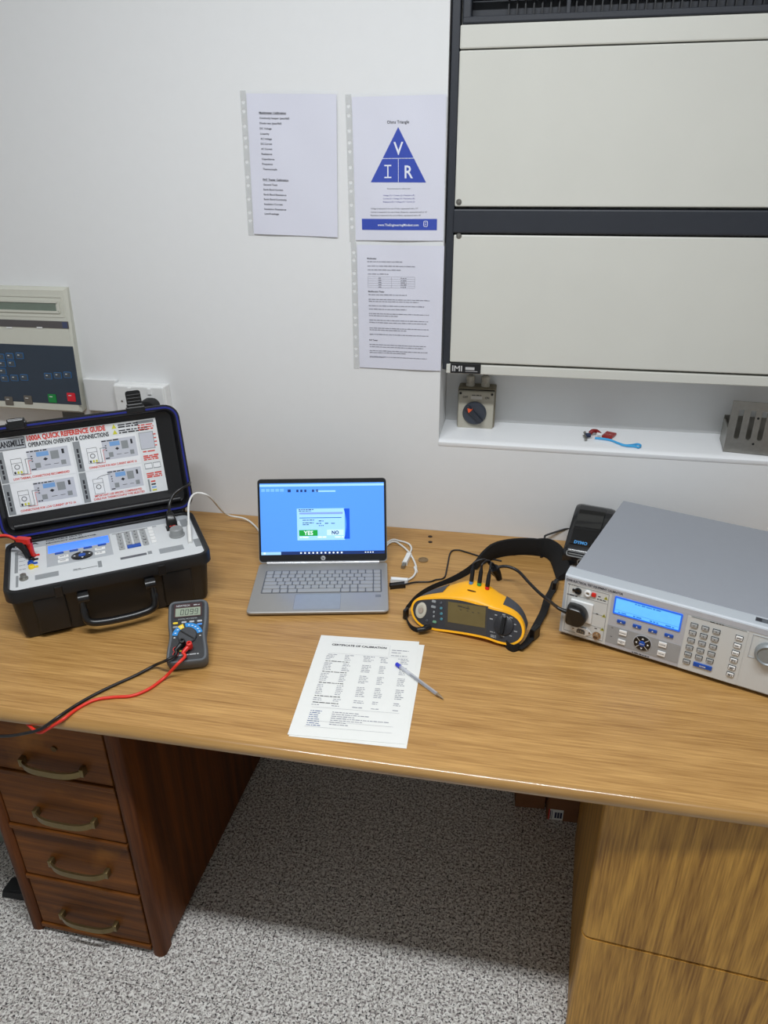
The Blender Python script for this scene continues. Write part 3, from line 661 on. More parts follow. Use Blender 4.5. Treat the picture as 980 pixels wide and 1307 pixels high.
for x, y in ((530, 537), (660, 513), (785, 487), (912, 461)):
    p = A_(x, y); g = G(); g.prism(rrect(p.x-.0095, p.x+.0095, p.y-.0032, p.y+.0032, .002, 3), .0006, .003, PFm, .001); g.build('soft_key', BLU, t)
p = A_(735, 556); ncx, ncy = p.x, p.y
g = G(); g.lathe([(.0235, .0006), (.0235, .0022), (.021, .003), (0, .003)], 28, T(p.x, p.y, 0) @ PFm @ MX.Diagonal((1, .8, 1, 1))); nv = g.build('navigation_pad', BLKS, t, smooth=35)
g = G(); g.prism(rrect(p.x-.0075, p.x+.0075, p.y-.0065, p.y+.0065, .003, 3), .002, .004, PFm, .001); g.build('centre_key', BLU, nv)
g = Flat()
for dx, dy, ro in ((.0165, 0, 0), (-.0165, 0, pi), (0, .0125, pi/2), (0, -.0125, -pi/2)):
    g.poly([(.003, 0), (-.002, .003), (-.002, -.003)], .0033, PFm @ T(p.x+dx, p.y+dy, 0) @ RZ(ro))
g.build('arrows', WHITE, nv)
KW = mat('key_white', (236, 236, 234), .4)
for x, y in ((567, 568), (567, 605), (895, 497), (895, 535)):
    p = A_(x, y); g = G(); g.box(p.x-.0115, p.x+.0115, p.y-.0052, p.y+.0052, 0, .003, .0008, PFm); g.build('function_key', KW, t)
    g = Flat(); g.words(p.x-.007, p.y-.0012, .014, .0028, .0032, PFm); g.build('legend', INK, t)
# labels on the panel
g = Flat()
a = A_(78, 500); g.text('1000A', a.x, a.y, .010, A_(350, 450).x-a.x, .0007, PFm, bold=.04)
a, b = A_(412, 437), A_(730, 376); g.text('PORTABLE MULTI', a.x, a.y+.003, .0058, (b.x-a.x), .0007, PFm, bold=.04)
a, b = A_(412, 446), A_(860, 355); g.text('PRODUCT CALIBRATOR', a.x, a.y-.005, .0058, (b.x-a.x), .0007, PFm, bold=.04)
g.build('lettering', INK, pn)
# terminals
rects('terminal_strip', PAN3, [(A_(130, 715), A_(130, 530)+V((.008, 0)))], 0, .0006)
for (x, y), m, nm in (((322, 555), RED, 'r'), ((310, 592), BLK, 'k'), ((303, 627), BLU, 'b'), ((310, 660), YEL, 'y')):
    p = A_(x, y); g = G(); g.lathe([(.0065, 0), (.0065, .006), (.005, .008), (.003, .008), (.003, .003)], 14, T(p.x-.006, p.y, zp)); g.box(p.x-.004, p.x+.008, p.y-.003, p.y+.003, 0, .003, .001, PFm); g.build('terminal', m, t, smooth=40)
g = Flat()
for y, x0, x1 in ((545, 165, 215), (580, 165, 215), (613, 170, 225), (650, 170, 225), (686, 172, 232)):
    a = A_(x0, y); g.words(a.x, a.y, A_(x1, y).x-a.x, .0028, .0007, PFm)
g.build('terminal_legend', INKL, pn)
p = A_(215, 765); g = G(); g.lathe([(.009, 0), (.009, .004), (.0065, .005), (.0065, .012), (.003, .0125), (0, .0125)], 14, T(p.x, p.y, zp)); g.build('coaxial_connector', STEEL, t, smooth=35)
rects('connector_label', PAN3, [(A_(140, 840), A_(165, 735))], 0, .0005)
def hatch(c0, c1, name):
    rects(name, PAN2, [(c0, c1)], 0, .0004); g = Flat(); x0, x1 = min(c0.x, c1.x), max(c0.x, c1.x); y0, y1 = min(c0.y, c1.y), max(c0.y, c1.y)
    for k in range(9): y = y0+(y1-y0)*(k+.5)/9; g.quad(x0+.001, x1-.001, y-.0006, y+.0006, .0006, PFm)
    g.build('vent_slots', PAN3, pn)
hatch(A_(312, 775), A_(525, 690), 'speaker_vent'); hatch(B_(520, 540), B_(722, 455), 'speaker_vent')
# serial plates
a, b = A_(655, 690), A_(870, 640)
g = Flat(); g.quad(a.x, b.x, a.y-.0006, a.y+.0008, .0006, PFm); g.words(a.x, a.y+.004, .016, .0024, .0006, PFm); g.build('rating_print', INK, pn)
rects('rating_label', PAN3, [(A_(880, 660), A_(905, 600))], 0, .0005)
a, b = B_(168, 592), B_(395, 520); rects('serial_plate', mat('plate_charcoal', (92, 94, 100), .4), [(a, V((b.x, a.y+.010)))], 0, .0005); rects('serial_end', PAN3, [(V((b.x+.003, a.y)), V((b.x+.012, a.y+.014)))], 0, .0005)
# keypad
a = B_(165, 512); b = B_(412, 312); kx0, ky0 = a.x-.004, B_(220, 500).y; kx1, ky1 = B_(435, 420).x-.003, B_(150, 365).y+.003
dx, dy = (kx1-kx0)/4, (ky1-ky0)/5
KGR = mat('key_light_grey', (166, 168, 168), .45)
lg = Flat(); nums = [['7', '8', '9', 'm'], ['4', '5', '6', 'u'], ['1', '2', '3', 'k'], ['C', '0', '.', 'M'], ['S', None, None, 'E']]
for j in range(5):
    for i in range(4):
        s_ = nums[j][i]; x, y = kx0+dx*(i+.5), ky1-dy*(j+.5)
        if s_ is None: continue
        g = G(); g.box(x-dx*.36, x+dx*.36, y-dy*.38, y+dy*.38, 0, .0032, .0009, PFm); g.build('key', KGR, t)
        lg.text(s_, x, y-dy*.16, dy*.36, None, .0034, PFm, 'c', .02)
lg.build('key_legends', INK, pn)
x, y = kx0+dx*2, ky1-dy*4.5; g = G(); g.box(x-dx*.86, x+dx*.86, y-dy*.38, y+dy*.38, 0, .0032, .0009, PFm); g.build('enter_key', BLU, t)
for j in range(5):
    x, y = kx1+dx*.55, ky1-dy*(j+.4)+.002; g = G(); g.box(x-dx*.32, x+dx*.32, y-dy*.36, y+dy*.36, 0, .0028, .0008, PFm); g.build('side_key', KW, t)
a, b = B_(85, 355), B_(490, 275); g = G(); g.box(kx0-.006, kx1+.026, ky1+.002, ky1+.0045, 0, .0006, 0, PFm); g.build('keypad_header', PAN3, pn)
p = B_(448, 236); g = G(); g.prism(rrect(p.x-.010, p.x+.010, p.y-.0055, p.y+.0055, .003, 3), .0004, .0009, PFm); st = g.build('sticker', WHITE, t); g = Flat(); g.words(p.x-.0065, p.y-.0012, .013, .003, .0011, PFm); g.build('lettering', REDI, st)
# rotary knob, mains inlet plug, usb port
p = B_(672, 372); g = G(); g.lathe([(.0185, 0), (.0185, .003), (.0165, .004), (.0155, .018), (.0135, .020), (0, .020)], 28, T(p.x, p.y, zp)); g.build('rotary_knob', mat('knob_grey', (140, 142, 142), .4), t, smooth=35)
rects('side_label', PAN3, [(B_(715, 300)+V((0, 0)), B_(755, 225))], 0, .0005); rects('side_label', PAN3, [(B_(840, 475), B_(870, 400))], 0, .0005)
p = B_(630, 310); q = B_(610, 215)
g = G(); g.box(p.x-.0145, p.x+.0145, p.y-.012, p.y+.012, 0, .004, .001, PFm); g.build('mains_inlet', BLK, t)
g = G(); g.loft([[(p.x+x, p.y+y, zp+.004) for x, y in rrect(-.0125, .0125, -.010, .010, .003, 3)], [(p.x+x, p.y+y+.001, zp+.02) for x, y in rrect(-.0125, .0125, -.010, .010, .003, 3)], [(p.x+x, p.y+y+.008, zp+.034) for x, y in rrect(-.009, .009, -.008, .008, .003, 3)], [(p.x+x, p.y+y+.016, zp+.040) for x, y in rrect(-.006, .006, -.005, .005, .003, 3)]])
o = g.build('mains_connector', BLKS, smooth=40); o.matrix_world = CM; tag(o, 'black mains connector plugged into the case control panel', 'connector')
g = Flat(); Fm = frame((p.x, p.y-.0102, zp+.012), (1, 0, 0), (0, .05, 1)); g.words(-.007, -.002, .014, .004, .0003, Fm); g.build('red_marking', REDI, o)
g = G(); g.tube([(p.x, p.y+.014, zp+.038), (p.x+.004, p.y+.03, zp+.05), (p.x+.018, p.y+.042, zp+.068), (p.x+.04, p.y+.048, zp+.080), (p.x+.060, p.y+.058, zp+.082), (p.x+.066, p.y+.085, zp+.076), (p.x+.055, p.y+.125, zp+.04), (p.x+.04, p.y+.14, .02), (p.x+.02, p.y+.15, .004)], .0036, 8, 6)
g.build('mains_cord', BLKS, o, smooth=60)
# lid
tl = radians(14.5); LH = .268; LF = frame((0, D+.002, H+.003), (1, 0, 0), (0, sin(tl), cos(tl)))
LX0, LX1 = -.006, W+.010
def lr(i, z, r=.035): return [LF @ V((x, y, z)) for x, y in rrect(LX0+i, LX1-i, i, LH-i, max(.006, r-i), 6)]
g = G(); g.loft([lr(.014, -.052), lr(.006, -.048), lr(.003, -.02), lr(0, -.016), lr(0, -.002), lr(.002, 0), lr(.012, 0), lr(.014, -.006), lr(.018, -.026), lr(.022, -.028)])
ld = g.build('lid', BLK, t, smooth=30)
g = G(); r1 = rrect(LX0+.0045, LX1-.0045, .0045, LH-.0045, .031, 6); r2 = inset(r1, .0042); g.ring(r1, r2, -.002, .0035, LF); g.build('seal', mat('blue_seal', (26, 36, 128), .4), ld, smooth=30, label='blue rubber seal')
g = G(); g.tube([(LX0+.03, .026, -.021), (.2, .026, -.021), (LX1-.03, .026, -.021)], .008, 10, 2, LF); g.build('hinge_ridge', BLK, ld, smooth=60)
for x in (.077, .343):
    g = G(); g.box(x-.019, x+.019, LH-.006, LH+.012, -.022, .003, .003, LF); g.box(x-.022, x+.022, LH-.01, LH+.004, -.016, .006, .002, LF); lt = g.build('latch', BLKS, ld)
    g = G()
    if x > .2:
        g.prism(rrect(x-.0175, x+.0175, LH+.008, LH+.043, .006, 3), -.012, -.003, LF); 
        for k in range(3): g.box(x-.016, x+.016, LH+.014+k*.008, LH+.018+k*.008, -.004, -.001, .001, LF)
    else: g.box(x-.018, x+.018, LH-.012, LH+.010, .002, .012, .003, LF)
    g.build('latch_lever', BLKS, lt)
g = G()
g.box(.02, W-.02, -.012, .003, -.022, -.004, .003, LF)
for k in range(7): g.box(.04+k*.055, .075+k*.055, -.012, .006, -.024, -.002, .003, LF)
g.build('hinge', BLK, ld)
# reference card in the lid
CF = LF @ T(0, 0, -.0272); CWm = CM @ CF
cr = [uv(q, CWm) for q in ((199, 533), (213, 625), (11.4, 660.6))]
cx1 = (cr[0].x+cr[1].x)/2; cy1 = cr[0].y; cy0 = (cr[1].y+cr[2].y)/2; cx0 = cr[2].x
g = G(); g.box(cx0, cx1, cy0, cy1, -.001, 0, 0, CF); cd_ = g.build('reference_card', mat('card_white', (226, 228, 228), .35), t)
c1 = crop(0, 520, 8.167); c2 = crop(110, 470, 7); E_ = lambda x, y: uv(c1(x, y), CWm); F_ = lambda x, y: uv(c2(x, y), CWm)
def cq(g, x0, x1, y0, y1, z=.0003): g.quad(min(x0, x1), max(x0, x1), min(y0, y1), max(y0, y1), z, CF)
gr, gk, gg, gl_, gb = Flat(), Flat(), Flat(), Flat(), Flat()
cw, chh = cx1-cx0, cy1-cy0
X = lambda f: cx0+cw*f
Y = lambda f: cy0+chh*f
cq(gl_, X(.0), X(.185), Y(.845), Y(.985)); gk.text('TRANSMILLE', X(.005), Y(.88), chh*.075, cw*.175, .0006, CF, bold=.04)
for q in (Y(.845), Y(.985)): cq(gk, X(0), X(.187), q-.0006, q+.0006, .0005)
cq(gk, X(.184), X(.187), Y(.845), Y(.985), .0005)
gr.text('1000A QUICK REFERENCE GUIDE', X(.20), Y(.925), chh*.065, cw*.475, .0006, CF, bold=.045); gk.text('OPERATION OVERVIEW & CONNECTIONS', X(.20), Y(.845), chh*.055, cw*.49, .0006, CF, bold=.03)
# warnings
for k in range(2):
    y = Y(.93-.075*k); gb.poly([(X(.715), y), (X(.745), y), (X(.73), y+chh*.06)], .0006, CF)
    for q in range(2): gk.words(X(.755), y+chh*(.03-.03*q), cw*(.13 if k == 0 else .185), chh*.022, .0006, CF)
capt = ['LOW THERMAL CONNECTIONS RECOMMENDED', 'CONNECTIONS FOR HIGH CURRENT ABOVE 1A', 'CONNECTIONS FOR LOW CURRENT UP TO 1A', 'IMPORTANT: USE SPECIFIC COMPENSATED']
gd = Flat(); gw = Flat(); gu = Flat(); gdev = Flat()
M_LIL = mat('print_lilac_grey', (196, 198, 206), .5); M_FLD = mat('card_field', (236, 237, 238), .35)
for k, (fx, fy) in enumerate(((0, .415), (.455, .415), (0, .0), (.455, .0))):
    x0, y0 = X(fx+.005), Y(fy+.015); pw, ph = cw*(.44 if fx == 0 else .40), chh*.40
    g = Flat(); cq(g, x0, x0+pw, y0, y0+ph, .00035); g.build('diagram_field', M_FLD, cd_)
    g = Flat(); cq(g, x0, x0+cw*.042, y0, y0+ph, .0005); g.build('title_tab', PAN3, cd_); [cq(gk, x0+cw*.015, x0+cw*.027, y0+ph*(.12+.17*q), y0+ph*(.25+.17*q), .0007) for q in range(4)]
    gr.text(capt[k], x0+cw*.07, y0+ph*(.05 if k < 3 else .13), chh*.028, pw*.76, .0007, CF, bold=.03)
    if k == 3: gr.text('CABLE FOR THERMOCOUPLE TYPE SELECTED', x0+cw*.06, y0+ph*.03, chh*.026, pw*.82, .0007, CF, bold=.03)
    # little drawing of the instrument
    ix, iy, iw, ih = x0+cw*.175, y0+ph*.26, cw*(.245 if fx == 0 else .215), ph*.66
    g = Flat(); cq(g, ix, ix+iw, iy, iy+ih, .0005); g.build('device_drawing', M_LIL, cd_)
    gk.words(ix, iy+ih*.92, iw*.5, chh*.02, .0008, CF); gk.words(ix+iw*.04, iy+ih*.05, iw*.12, chh*.018, .0008, CF)
    cq(gu, ix+iw*.22, ix+iw*.52, iy+ih*.66, iy+ih*.88, .0008)
    cq(gd, ix+iw*.56, ix+iw*.76, iy+ih*.45, iy+ih*.85, .0008); cq(gd, ix+iw*.15, ix+iw*.28, iy+ih*.12, iy+ih*.36, .0008); cq(gd, ix+iw*.78, ix+iw*.9, iy+ih*.12, iy+ih*.34, .0008)
    gk.poly([(ix+iw*.36, iy+ih*.5), (ix+iw*.42, iy+ih*.42), (ix+iw*.48, iy+ih*.5), (ix+iw*.42, iy+ih*.58)], .0008, CF)
    cq(gk, ix+iw*.84, ix+iw*.9, iy+ih*.65, iy+ih*.88, .0008); cq(gk, ix+iw*.38, ix+iw*.52, iy+ih*.2, iy+ih*.22, .0008); cq(gk, ix+iw*.60, ix+iw*.72, iy+ih*.2, iy+ih*.22, .0008)
    for q in range(3): cq(gk, ix+iw*.08, ix+iw*.12, iy+ih*(.45+.12*q), iy+ih*(.5+.12*q), .0008)
    mx0, my0, mw, mh = x0+cw*.075, y0+ph*.22, cw*.062, ph*.5
    for q in ((mx0, mx0+mw, my0, my0+.0007), (mx0, mx0+mw, my0+mh, my0+mh+.0007), (mx0, mx0+.0007, my0, my0+mh), (mx0+mw, mx0+mw+.0007, my0, my0+mh), (mx0, mx0+mw, my0+mh*.72, my0+mh*.72+.0007)): cq(gk, *q, .0008)
    rc = [(mx0+mw/2+mw*.26*cos(2*pi*i/12), my0+mh*.48+mw*.26*sin(2*pi*i/12)) for i in range(12)]; ri = [(mx0+mw/2+mw*.2*cos(2*pi*i/12), my0+mh*.48+mw*.2*sin(2*pi*i/12)) for i in range(12)]
    for i in range(12): gk.poly([rc[i], rc[(i+1) % 12], ri[(i+1) % 12], ri[i]], .0008, CF)
    if k != 3:
        for q in range(3): cq(gb if q else gk, mx0+mw*(.12+.3*q), mx0+mw*(.3+.3*q), my0+mh*.05, my0+mh*.2, .0009)
        for q, gx in ((0, gk), (1, gr)):
            yy = iy+ih*(.62-.1*q); xm_ = mx0+mw*(1.35+.25*q)
            cq(gx, xm_, ix+iw*.09, yy, yy+.0009, .0009); cq(gx, xm_, xm_+.0009, my0-.001-.002*q, yy, .0009); cq(gx, mx0+mw*.7, xm_, my0-.001-.002*q, my0-.0001-.002*q, .0009)
    else:
        arc = [(mx0+mw*.5+(ix+iw*.08-mx0-mw*.5)*(1-cos(pi/2*i/8)), my0+mh+(iy+ih*.85-my0-mh)*sin(pi/2*i/8)) for i in range(9)]
        for i in range(8): gk.poly([arc[i], arc[i+1], (arc[i+1][0], arc[i+1][1]+.0009), (arc[i][0], arc[i][1]+.0009)], .0009, CF)
# right column
x0, x1 = X(.875), X(.985)
cq(gd, x0, x1, Y(.95), Y(.985), .0005)
for y in (.92, .89, .86, .50, .475, .45, .26, .235, .21): gr.words(x0+.002, Y(y), x1-x0-.004, chh*.022, .0006, CF)
cq(gd, x0, x1-.006, Y(.60), Y(.83), .0005); cq(gdev, x0+.001, x1-.0075, Y(.607), Y(.823), .0006)
for y in (.63, .68, .73, .78): gr.words(x1-.006, Y(y), .006, chh*.02, .0006, CF)
gr.words(x0+.003, Y(.56), x1-x0-.01, chh*.022, .0006, CF)
for q in (0, 1): cq(gd, x0+.001+q*(x1-x0)/2, x0-.001+(q+1)*(x1-x0)/2, Y(.33), Y(.41), .0005); cq(gw, x0+.002+q*(x1-x0)/2, x0-.002+(q+1)*(x1-x0)/2, Y(.34), Y(.40), .0007)
cq(gd, x0+.002, x0+.006, Y(.02), Y(.19), .0005); cq(gr, x0+.009, x0+.02, Y(.145), Y(.165), .0005); cq(gk, x0+.009, x0+.02, Y(.105), Y(.125), .0005); cq(gu, x0+.009, x0+.02, Y(.065), Y(.085), .0005); cq(gb, x0+.009, x0+.02, Y(.025), Y(.045), .0005)
for g_, nm, m in ((gr, 'red_lettering', REDI), (gk, 'black_lettering', INK), (gd, 'grey_blocks', PAN3), (gl_, 'logo_field', PAN2), (gb, 'yellow_marks', mat('print_yellow', (206, 204, 60), .5)), (gw, 'panel_fields', mat('card_field', (236, 237, 238), .35)), (gu, 'blue_print', mat('print_blue', (120, 164, 214), .5)), (gdev, 'device_drawings', mat('print_lilac_grey', (196, 198, 206), .5))):
    g_.build(nm, m, cd_, kind='stuff')
# ---- test leads in the terminals: red / black banana plug and its lead leaving the picture
bp_ = A_(285, 575)
P0 = CM @ V((bp_.x-.006, bp_.y-.002, zp+.004))
bM_ = T(*P0)
t = thing('banana_plug_pair', 'stacked red and black banana plugs standing in the case terminals', 'plug', bM_)
g = G(); g.loft([[(x, y, 0) for x, y in rrect(-.006, .006, -.005, .005, .003, 3)], [(x-.004, y, .018) for x, y in rrect(-.007, .007, -.006, .006, .003, 3)], [(x-.014, y+.004, .030) for x, y in rrect(-.013, .012, -.007, .007, .003, 3)], [(x-.016, y+.006, .038) for x, y in rrect(-.012, .012, -.007, .007, .003, 3)]]); g.build('black_body', BLK, t, smooth=35)
g = G(); g.loft([[(x+.004, y+.008, z) for x, y in rrect(-.007, .006, -.005, .005, .003, 3)] for z in (0, .044)]); g.loft([[(x-.006, y+.006, z) for x, y in rrect(-.018, .016, -.007, .007, .003, 3)] for z in (.034, .046)]); g.build('red_body', RED, t, smooth=35)
def cable(name, label, pts, r, m, cat='cable', parent=None, seg=8, sm=7):
    p0 = V(pts[0]); g = G(); g.tube([V(p)-p0 for p in pts], r, seg, sm); o = g.build(name, m, parent, smooth=60)
    if parent is None: o.location = p0; tag(o, label, cat)
    return o
DZ = lambda px, z=0.0: onz(px, ZD+z)
REDC = mat('red_silicone', (220, 48, 30), .42); BLKC = mat('black_cable', (20, 18, 20), .4)
LR = V((P0.x-.02, P0.y+.005, P0.z+.040)); 
cable('red_lead', 'short red lead arching from the banana plugs over the case edge', [LR, LR+V((-.03, -.005, .012)), LR+V((-.07, -.03, .004)), LR+V((-.11, -.06, -.06)), LR+V((-.13, -.09, -.13)), LR+V((-.15, -.13, -.160)), LR+V((-.20, -.18, -.1635))], .0032, REDC)
# ================================================================== multimeter
m0 = V((-.664, -.715, ZD)); am = radians(19.9); mt = radians(24); MW, ML, MT = .083, .152, .03
MMx = T(*m0) @ RZ(am); MB_ = MMx @ RX(mt) 
t = thing('digital_multimeter', 'grey and black digital multimeter propped on its stand, reading 0099', 'multimeter', MMx)
Mt = T(0, MT*sin(mt)*0, 0) @ RX(mt); topM = Mt @ T(0, 0, MT); WT = MMx @ topM
RUB = mat('grey_rubber', (86, 90, 94), .6)
def mo(i, z, dz=0):
    pts = []
    n = 10
    sid = lambda v: .004*math.exp(-((v-.42)/.16)**2)   # waist
    o_ = rrect(0, MW, 0, ML, .014, 5); out = []
    for x, y in o_: out.append((x, y))
    # add side points for the waist
    res = []
    for k in range(len(out)):
        a, b = V(out[k]), V(out[(k+1) % len(out)]); res.append(a)
        if (b-a).length > .08:
            for q in range(1, 12): res.append(a.lerp(b, q/12))
    r2 = []
    for p in res:
        s = sid(p.y/ML) if .014 < p.y < ML-.014 else 0
        r2.append((p.x + (s if p.x < MW/2 else -s), p.y))
    return [(x, y, z) for x, y in inset(r2, i)]
g = G(); g.loft([mo(.006, 0), mo(.001, .004), mo(0, .012), mo(0, MT-.005), mo(.0025, MT), mo(.0065, MT), mo(.0075, MT-.002)], Mt); g.build('rubber_holster', RUB, t, smooth=35)
MBK = mat('meter_black', (34, 35, 38), .42)
g = G(); g.loft([mo(.0078, MT-.004), mo(.0078, MT-.0015)], Mt); fc = g.build('face', MBK, t)
mu = crop(190, 750, 9.8); U = lambda x, y: uv(mu(x, y), WT @ T(0, 0, -.0015)); mf = topM @ T(0, 0, -.0015)
L0, L1 = U(303, 318), U(622, 205)
xc = MW/2
g = G(); g.ring(rrect(.0125, MW-.0125, ML-.043, ML-.009, .002, 3), rrect(.0155, MW-.0155, ML-.0405, ML-.0195, .001, 3), -.0005, .0008, mf); g.build('display_bezel', mat('meter_maroon', (58, 30, 32), .4), t)
g = Flat(); g.quad(.0155, MW-.0155, ML-.0405, ML-.0195, .0003, mf); dp = g.build('display', mat('lcd_grey_green', (150, 160, 142), .25), t)
# seven segment digits
SEG = {'0': 'abcdef', '9': 'abcdfg'}
g = Flat(); dh, dw = .0135, .0068
for k, ch in enumerate('0099'):
    x = .0255+k*.0098; y = ML-.0372; sk = lambda px, py: (x+px+py*.08, y+py)
    th_ = .0013
    B = {'a': (0, dh-th_, dw, dh), 'b': (dw-th_, dh/2, dw, dh), 'c': (dw-th_, 0, dw, dh/2), 'd': (0, 0, dw, th_), 'e': (0, 0, th_, dh/2), 'f': (0, dh/2, th_, dh), 'g': (0, dh/2-th_/2, dw, dh/2+th_/2)}
    for s_ in SEG[ch]:
        a = B[s_]; g.poly([sk(a[0], a[1]), sk(a[2], a[1]), sk(a[2], a[3]), sk(a[0], a[3])], .0005, mf)
g.build('digits', mat('lcd_digit', (34, 40, 34), .5), dp)
g = Flat(); g.text('NEWTECH', .017, ML-.0165, .0045, .028, .001, mf, bold=.02); g.words(.053, ML-.0155, .013, .003, .001, mf); g.text('DIGITAL MULTIMETER', .022, ML-.0485, .0028, .039, .0004, mf); g.words(.02, .018, .045, .003, .0004, mf); g.build('lettering', mat('meter_print', (176, 178, 180), .5), fc)
for x, y, m in ((.0165, ML-.056, YEL), (.034, ML-.0555, PAN2), (.050, ML-.0555, PAN2), (.066, ML-.0555, PAN2), (.0165, ML-.0655, PAN3), (.066, ML-.0635, mat('btn_sky', (72, 140, 220), .4))):
    g = G(); g.prism(rrect(x-.0052, x+.0052, y-.0021, y+.0021, .0018, 3), 0, .0016, mf, .0005); g.build('button', m, t)
kc = V((xc, .063)); SKY = mat('meter_sky_blue', (28, 132, 204), .45)
def arc(g, r0_, r1_, a0, a1, n, z):
    for k in range(n):
        p, q = radians(a0+(a1-a0)*k/n), radians(a0+(a1-a0)*(k+1)/n)
        g.poly([(kc.x+r0_*cos(p), kc.y+r0_*sin(p)), (kc.x+r1_*cos(p), kc.y+r1_*sin(p)), (kc.x+r1_*cos(q), kc.y+r1_*sin(q)), (kc.x+r0_*cos(q), kc.y+r0_*sin(q))], z, mf)
g = Flat(); arc(g, .0205, .0315, 12, 100, 14, .0004); arc(g, .0205, .0315, 130, 172, 8, .0004); g.build('blue_dial_ring', SKY, fc)
g = Flat(); arc(g, .0205, .0315, 108, 130, 4, .0004); g.build('yellow_dial_mark', YEL, fc)
g = Flat()
for a in (20, 36, 52, 68, 84, 119, 140, 160, 184, -4):
    p = V((kc.x+.026*cos(radians(a)), kc.y+.026*sin(radians(a)))); g.quad(p.x-.0018, p.x+.0018, p.y-.0009, p.y+.0009, .0006, mf)
g.build('dial_marks', WHITE, fc)
g = G(); g.lathe([(.0195, 0), (.0195, .004), (.0175, .0055), (0, .0055)], 30, mf @ T(kc.x, kc.y, 0)); dl = g.build('dial', mat('dial_charcoal', (52, 54, 58), .45), t, smooth=35)
g = G(); g.box(-.0185, .0185, -.0016, .0016, .005, .0062, .0004, mf @ T(kc.x, kc.y, 0) @ RZ(radians(-38))); g.build('pointer_groove', BLKS, dl)
jk = [(.019, .034), (.019, .023), (.034, .042), (.048, .034)]
for x, y in jk:
    g = G(); g.lathe([(.0042, 0), (.0042, .0012), (.003, .0015), (.0026, .0003), (0, .0003)], 14, mf @ T(x, y, 0)); jj = g.build('input_jack', BLKS, t, smooth=30)
    if x < .03:
        g = G(); g.ring([(x+.0058*cos(2*pi*i/16), y+.0058*sin(2*pi*i/16)) for i in range(16)], [(x+.0046*cos(2*pi*i/16), y+.0046*sin(2*pi*i/16)) for i in range(16)], 0, .0005, mf); g.build('red_ring', RED, jj)
p = (.0285, .029); g = Flat(); g.quad(p[0]-.0022, p[0]+.0022, p[1]-.0014, p[1]+.0014, .0005, mf); g.build('warning_mark', YEL, fc)
# tilt stand
g = G(); zb2 = .0; 
pA = Mt @ V((.012, ML*.78, 0)); pB = Mt @ V((MW-.012, ML*.78, 0))
g.loft([[(.012, pA.y-.0, pA.z+.001), (.016, pA.y, pA.z+.001), (.016, pA.y+.004, pA.z), (.012, pA.y+.004, pA.z)], [(.012, pA.y+.022, 0), (.016, pA.y+.022, 0), (.016, pA.y+.026, 0), (.012, pA.y+.026, 0)]])
g.loft([[(MW-.016, pA.y, pA.z+.001), (MW-.012, pA.y, pA.z+.001), (MW-.012, pA.y+.004, pA.z), (MW-.016, pA.y+.004, pA.z)], [(MW-.016, pA.y+.022, 0), (MW-.012, pA.y+.022, 0), (MW-.012, pA.y+.026, 0), (MW-.016, pA.y+.026, 0)]])
g.box(.012, MW-.012, pA.y+.021, pA.y+.026, 0, .006); g.build('tilt_stand', BLK, t)
# leads
WM = MMx @ mf
def lead_plug(name, label, jack, m, dirv):
    o = thing(name, label, 'plug', WM @ T(jack[0], jack[1], 0))
    g = G(); g.lathe([(.0055, .001), (.0062, .006), (.0062, .017), (.0052, .020), (.003, .0202), (.003, .016), (0, .016)], 14, None); g.build('barrel', m, o, smooth=35)
    g = G(); d = V(dirv).normalized(); g.tube([V((0, 0, .011)), d*.013+V((0, 0, .011)), d*.022+V((0, 0, .010))], lambda q: .0055-.002*q, 10, 4); g.build('lead_collar', m, o, smooth=60)
    return (WM @ T(jack[0], jack[1], 0)) @ (d*.02+V((0, 0, .010)))
cg = crop(0, 620, 3.5)
e1 = lead_plug('red_lead_plug', 'red right-angle test plug pushed into the multimeter', jk[3], RED, (-.75, -.9, 0))
e2 = lead_plug('black_lead_plug', 'black right-angle test plug pushed into the multimeter', jk[2], BLK, (-.7, -.85, 0))
edge = lambda px, dy=-.012, zz=0: ony(px, YF+dy)
def onm(px, z):
    p = uv(px, WM @ T(0, 0, z)); return WM @ V((p.x, p.y, z))
rd = [e1, onm((236, 838), .010), onm((226, 848), .011), DZ((215, 860), .012), DZ((206, 868), .0045), DZ(cg(665, 908), .0035), DZ(cg(590, 938), .0035), DZ(cg(500, 945), .0035), DZ(cg(420, 958), .0035), DZ(cg(345, 996), .0035), DZ(cg(278, 1046), .0035)]
rd2 = rd + [ony(cg(212, 1087), YF-.006), ony(cg(182, 1102), YF-.008), ony(cg(154, 1092), YF-.004), ony(cg(120, 1060), YF+.012), ony(cg(88, 1030), YF+.035), V((-.95, YF+.036, ZD-.033)), V((-1.06, YF+.022, ZD-.034)), V((-1.13, YF-.005, ZD-.028)), V((-1.17, YF-.008, ZD-.010)), V((-1.19, YF-.002, ZD+.0045)), V((-1.21, YF+.03, ZD+.0033)), LR+V((-.20, -.18, -.1635))]
cable('red_test_lead', 'red test lead running from multimeter across the desk over its front edge', rd2, .0032, REDC)
bk = [e2, onm((224, 836), .009), onm((212, 843), .010), DZ((198, 849), .009), DZ(cg(600, 850), .0035), DZ(cg(500, 895), .0035), DZ(cg(400, 945), .0035), DZ(cg(318, 994), .0035), DZ(cg(250, 1040), .0035)]
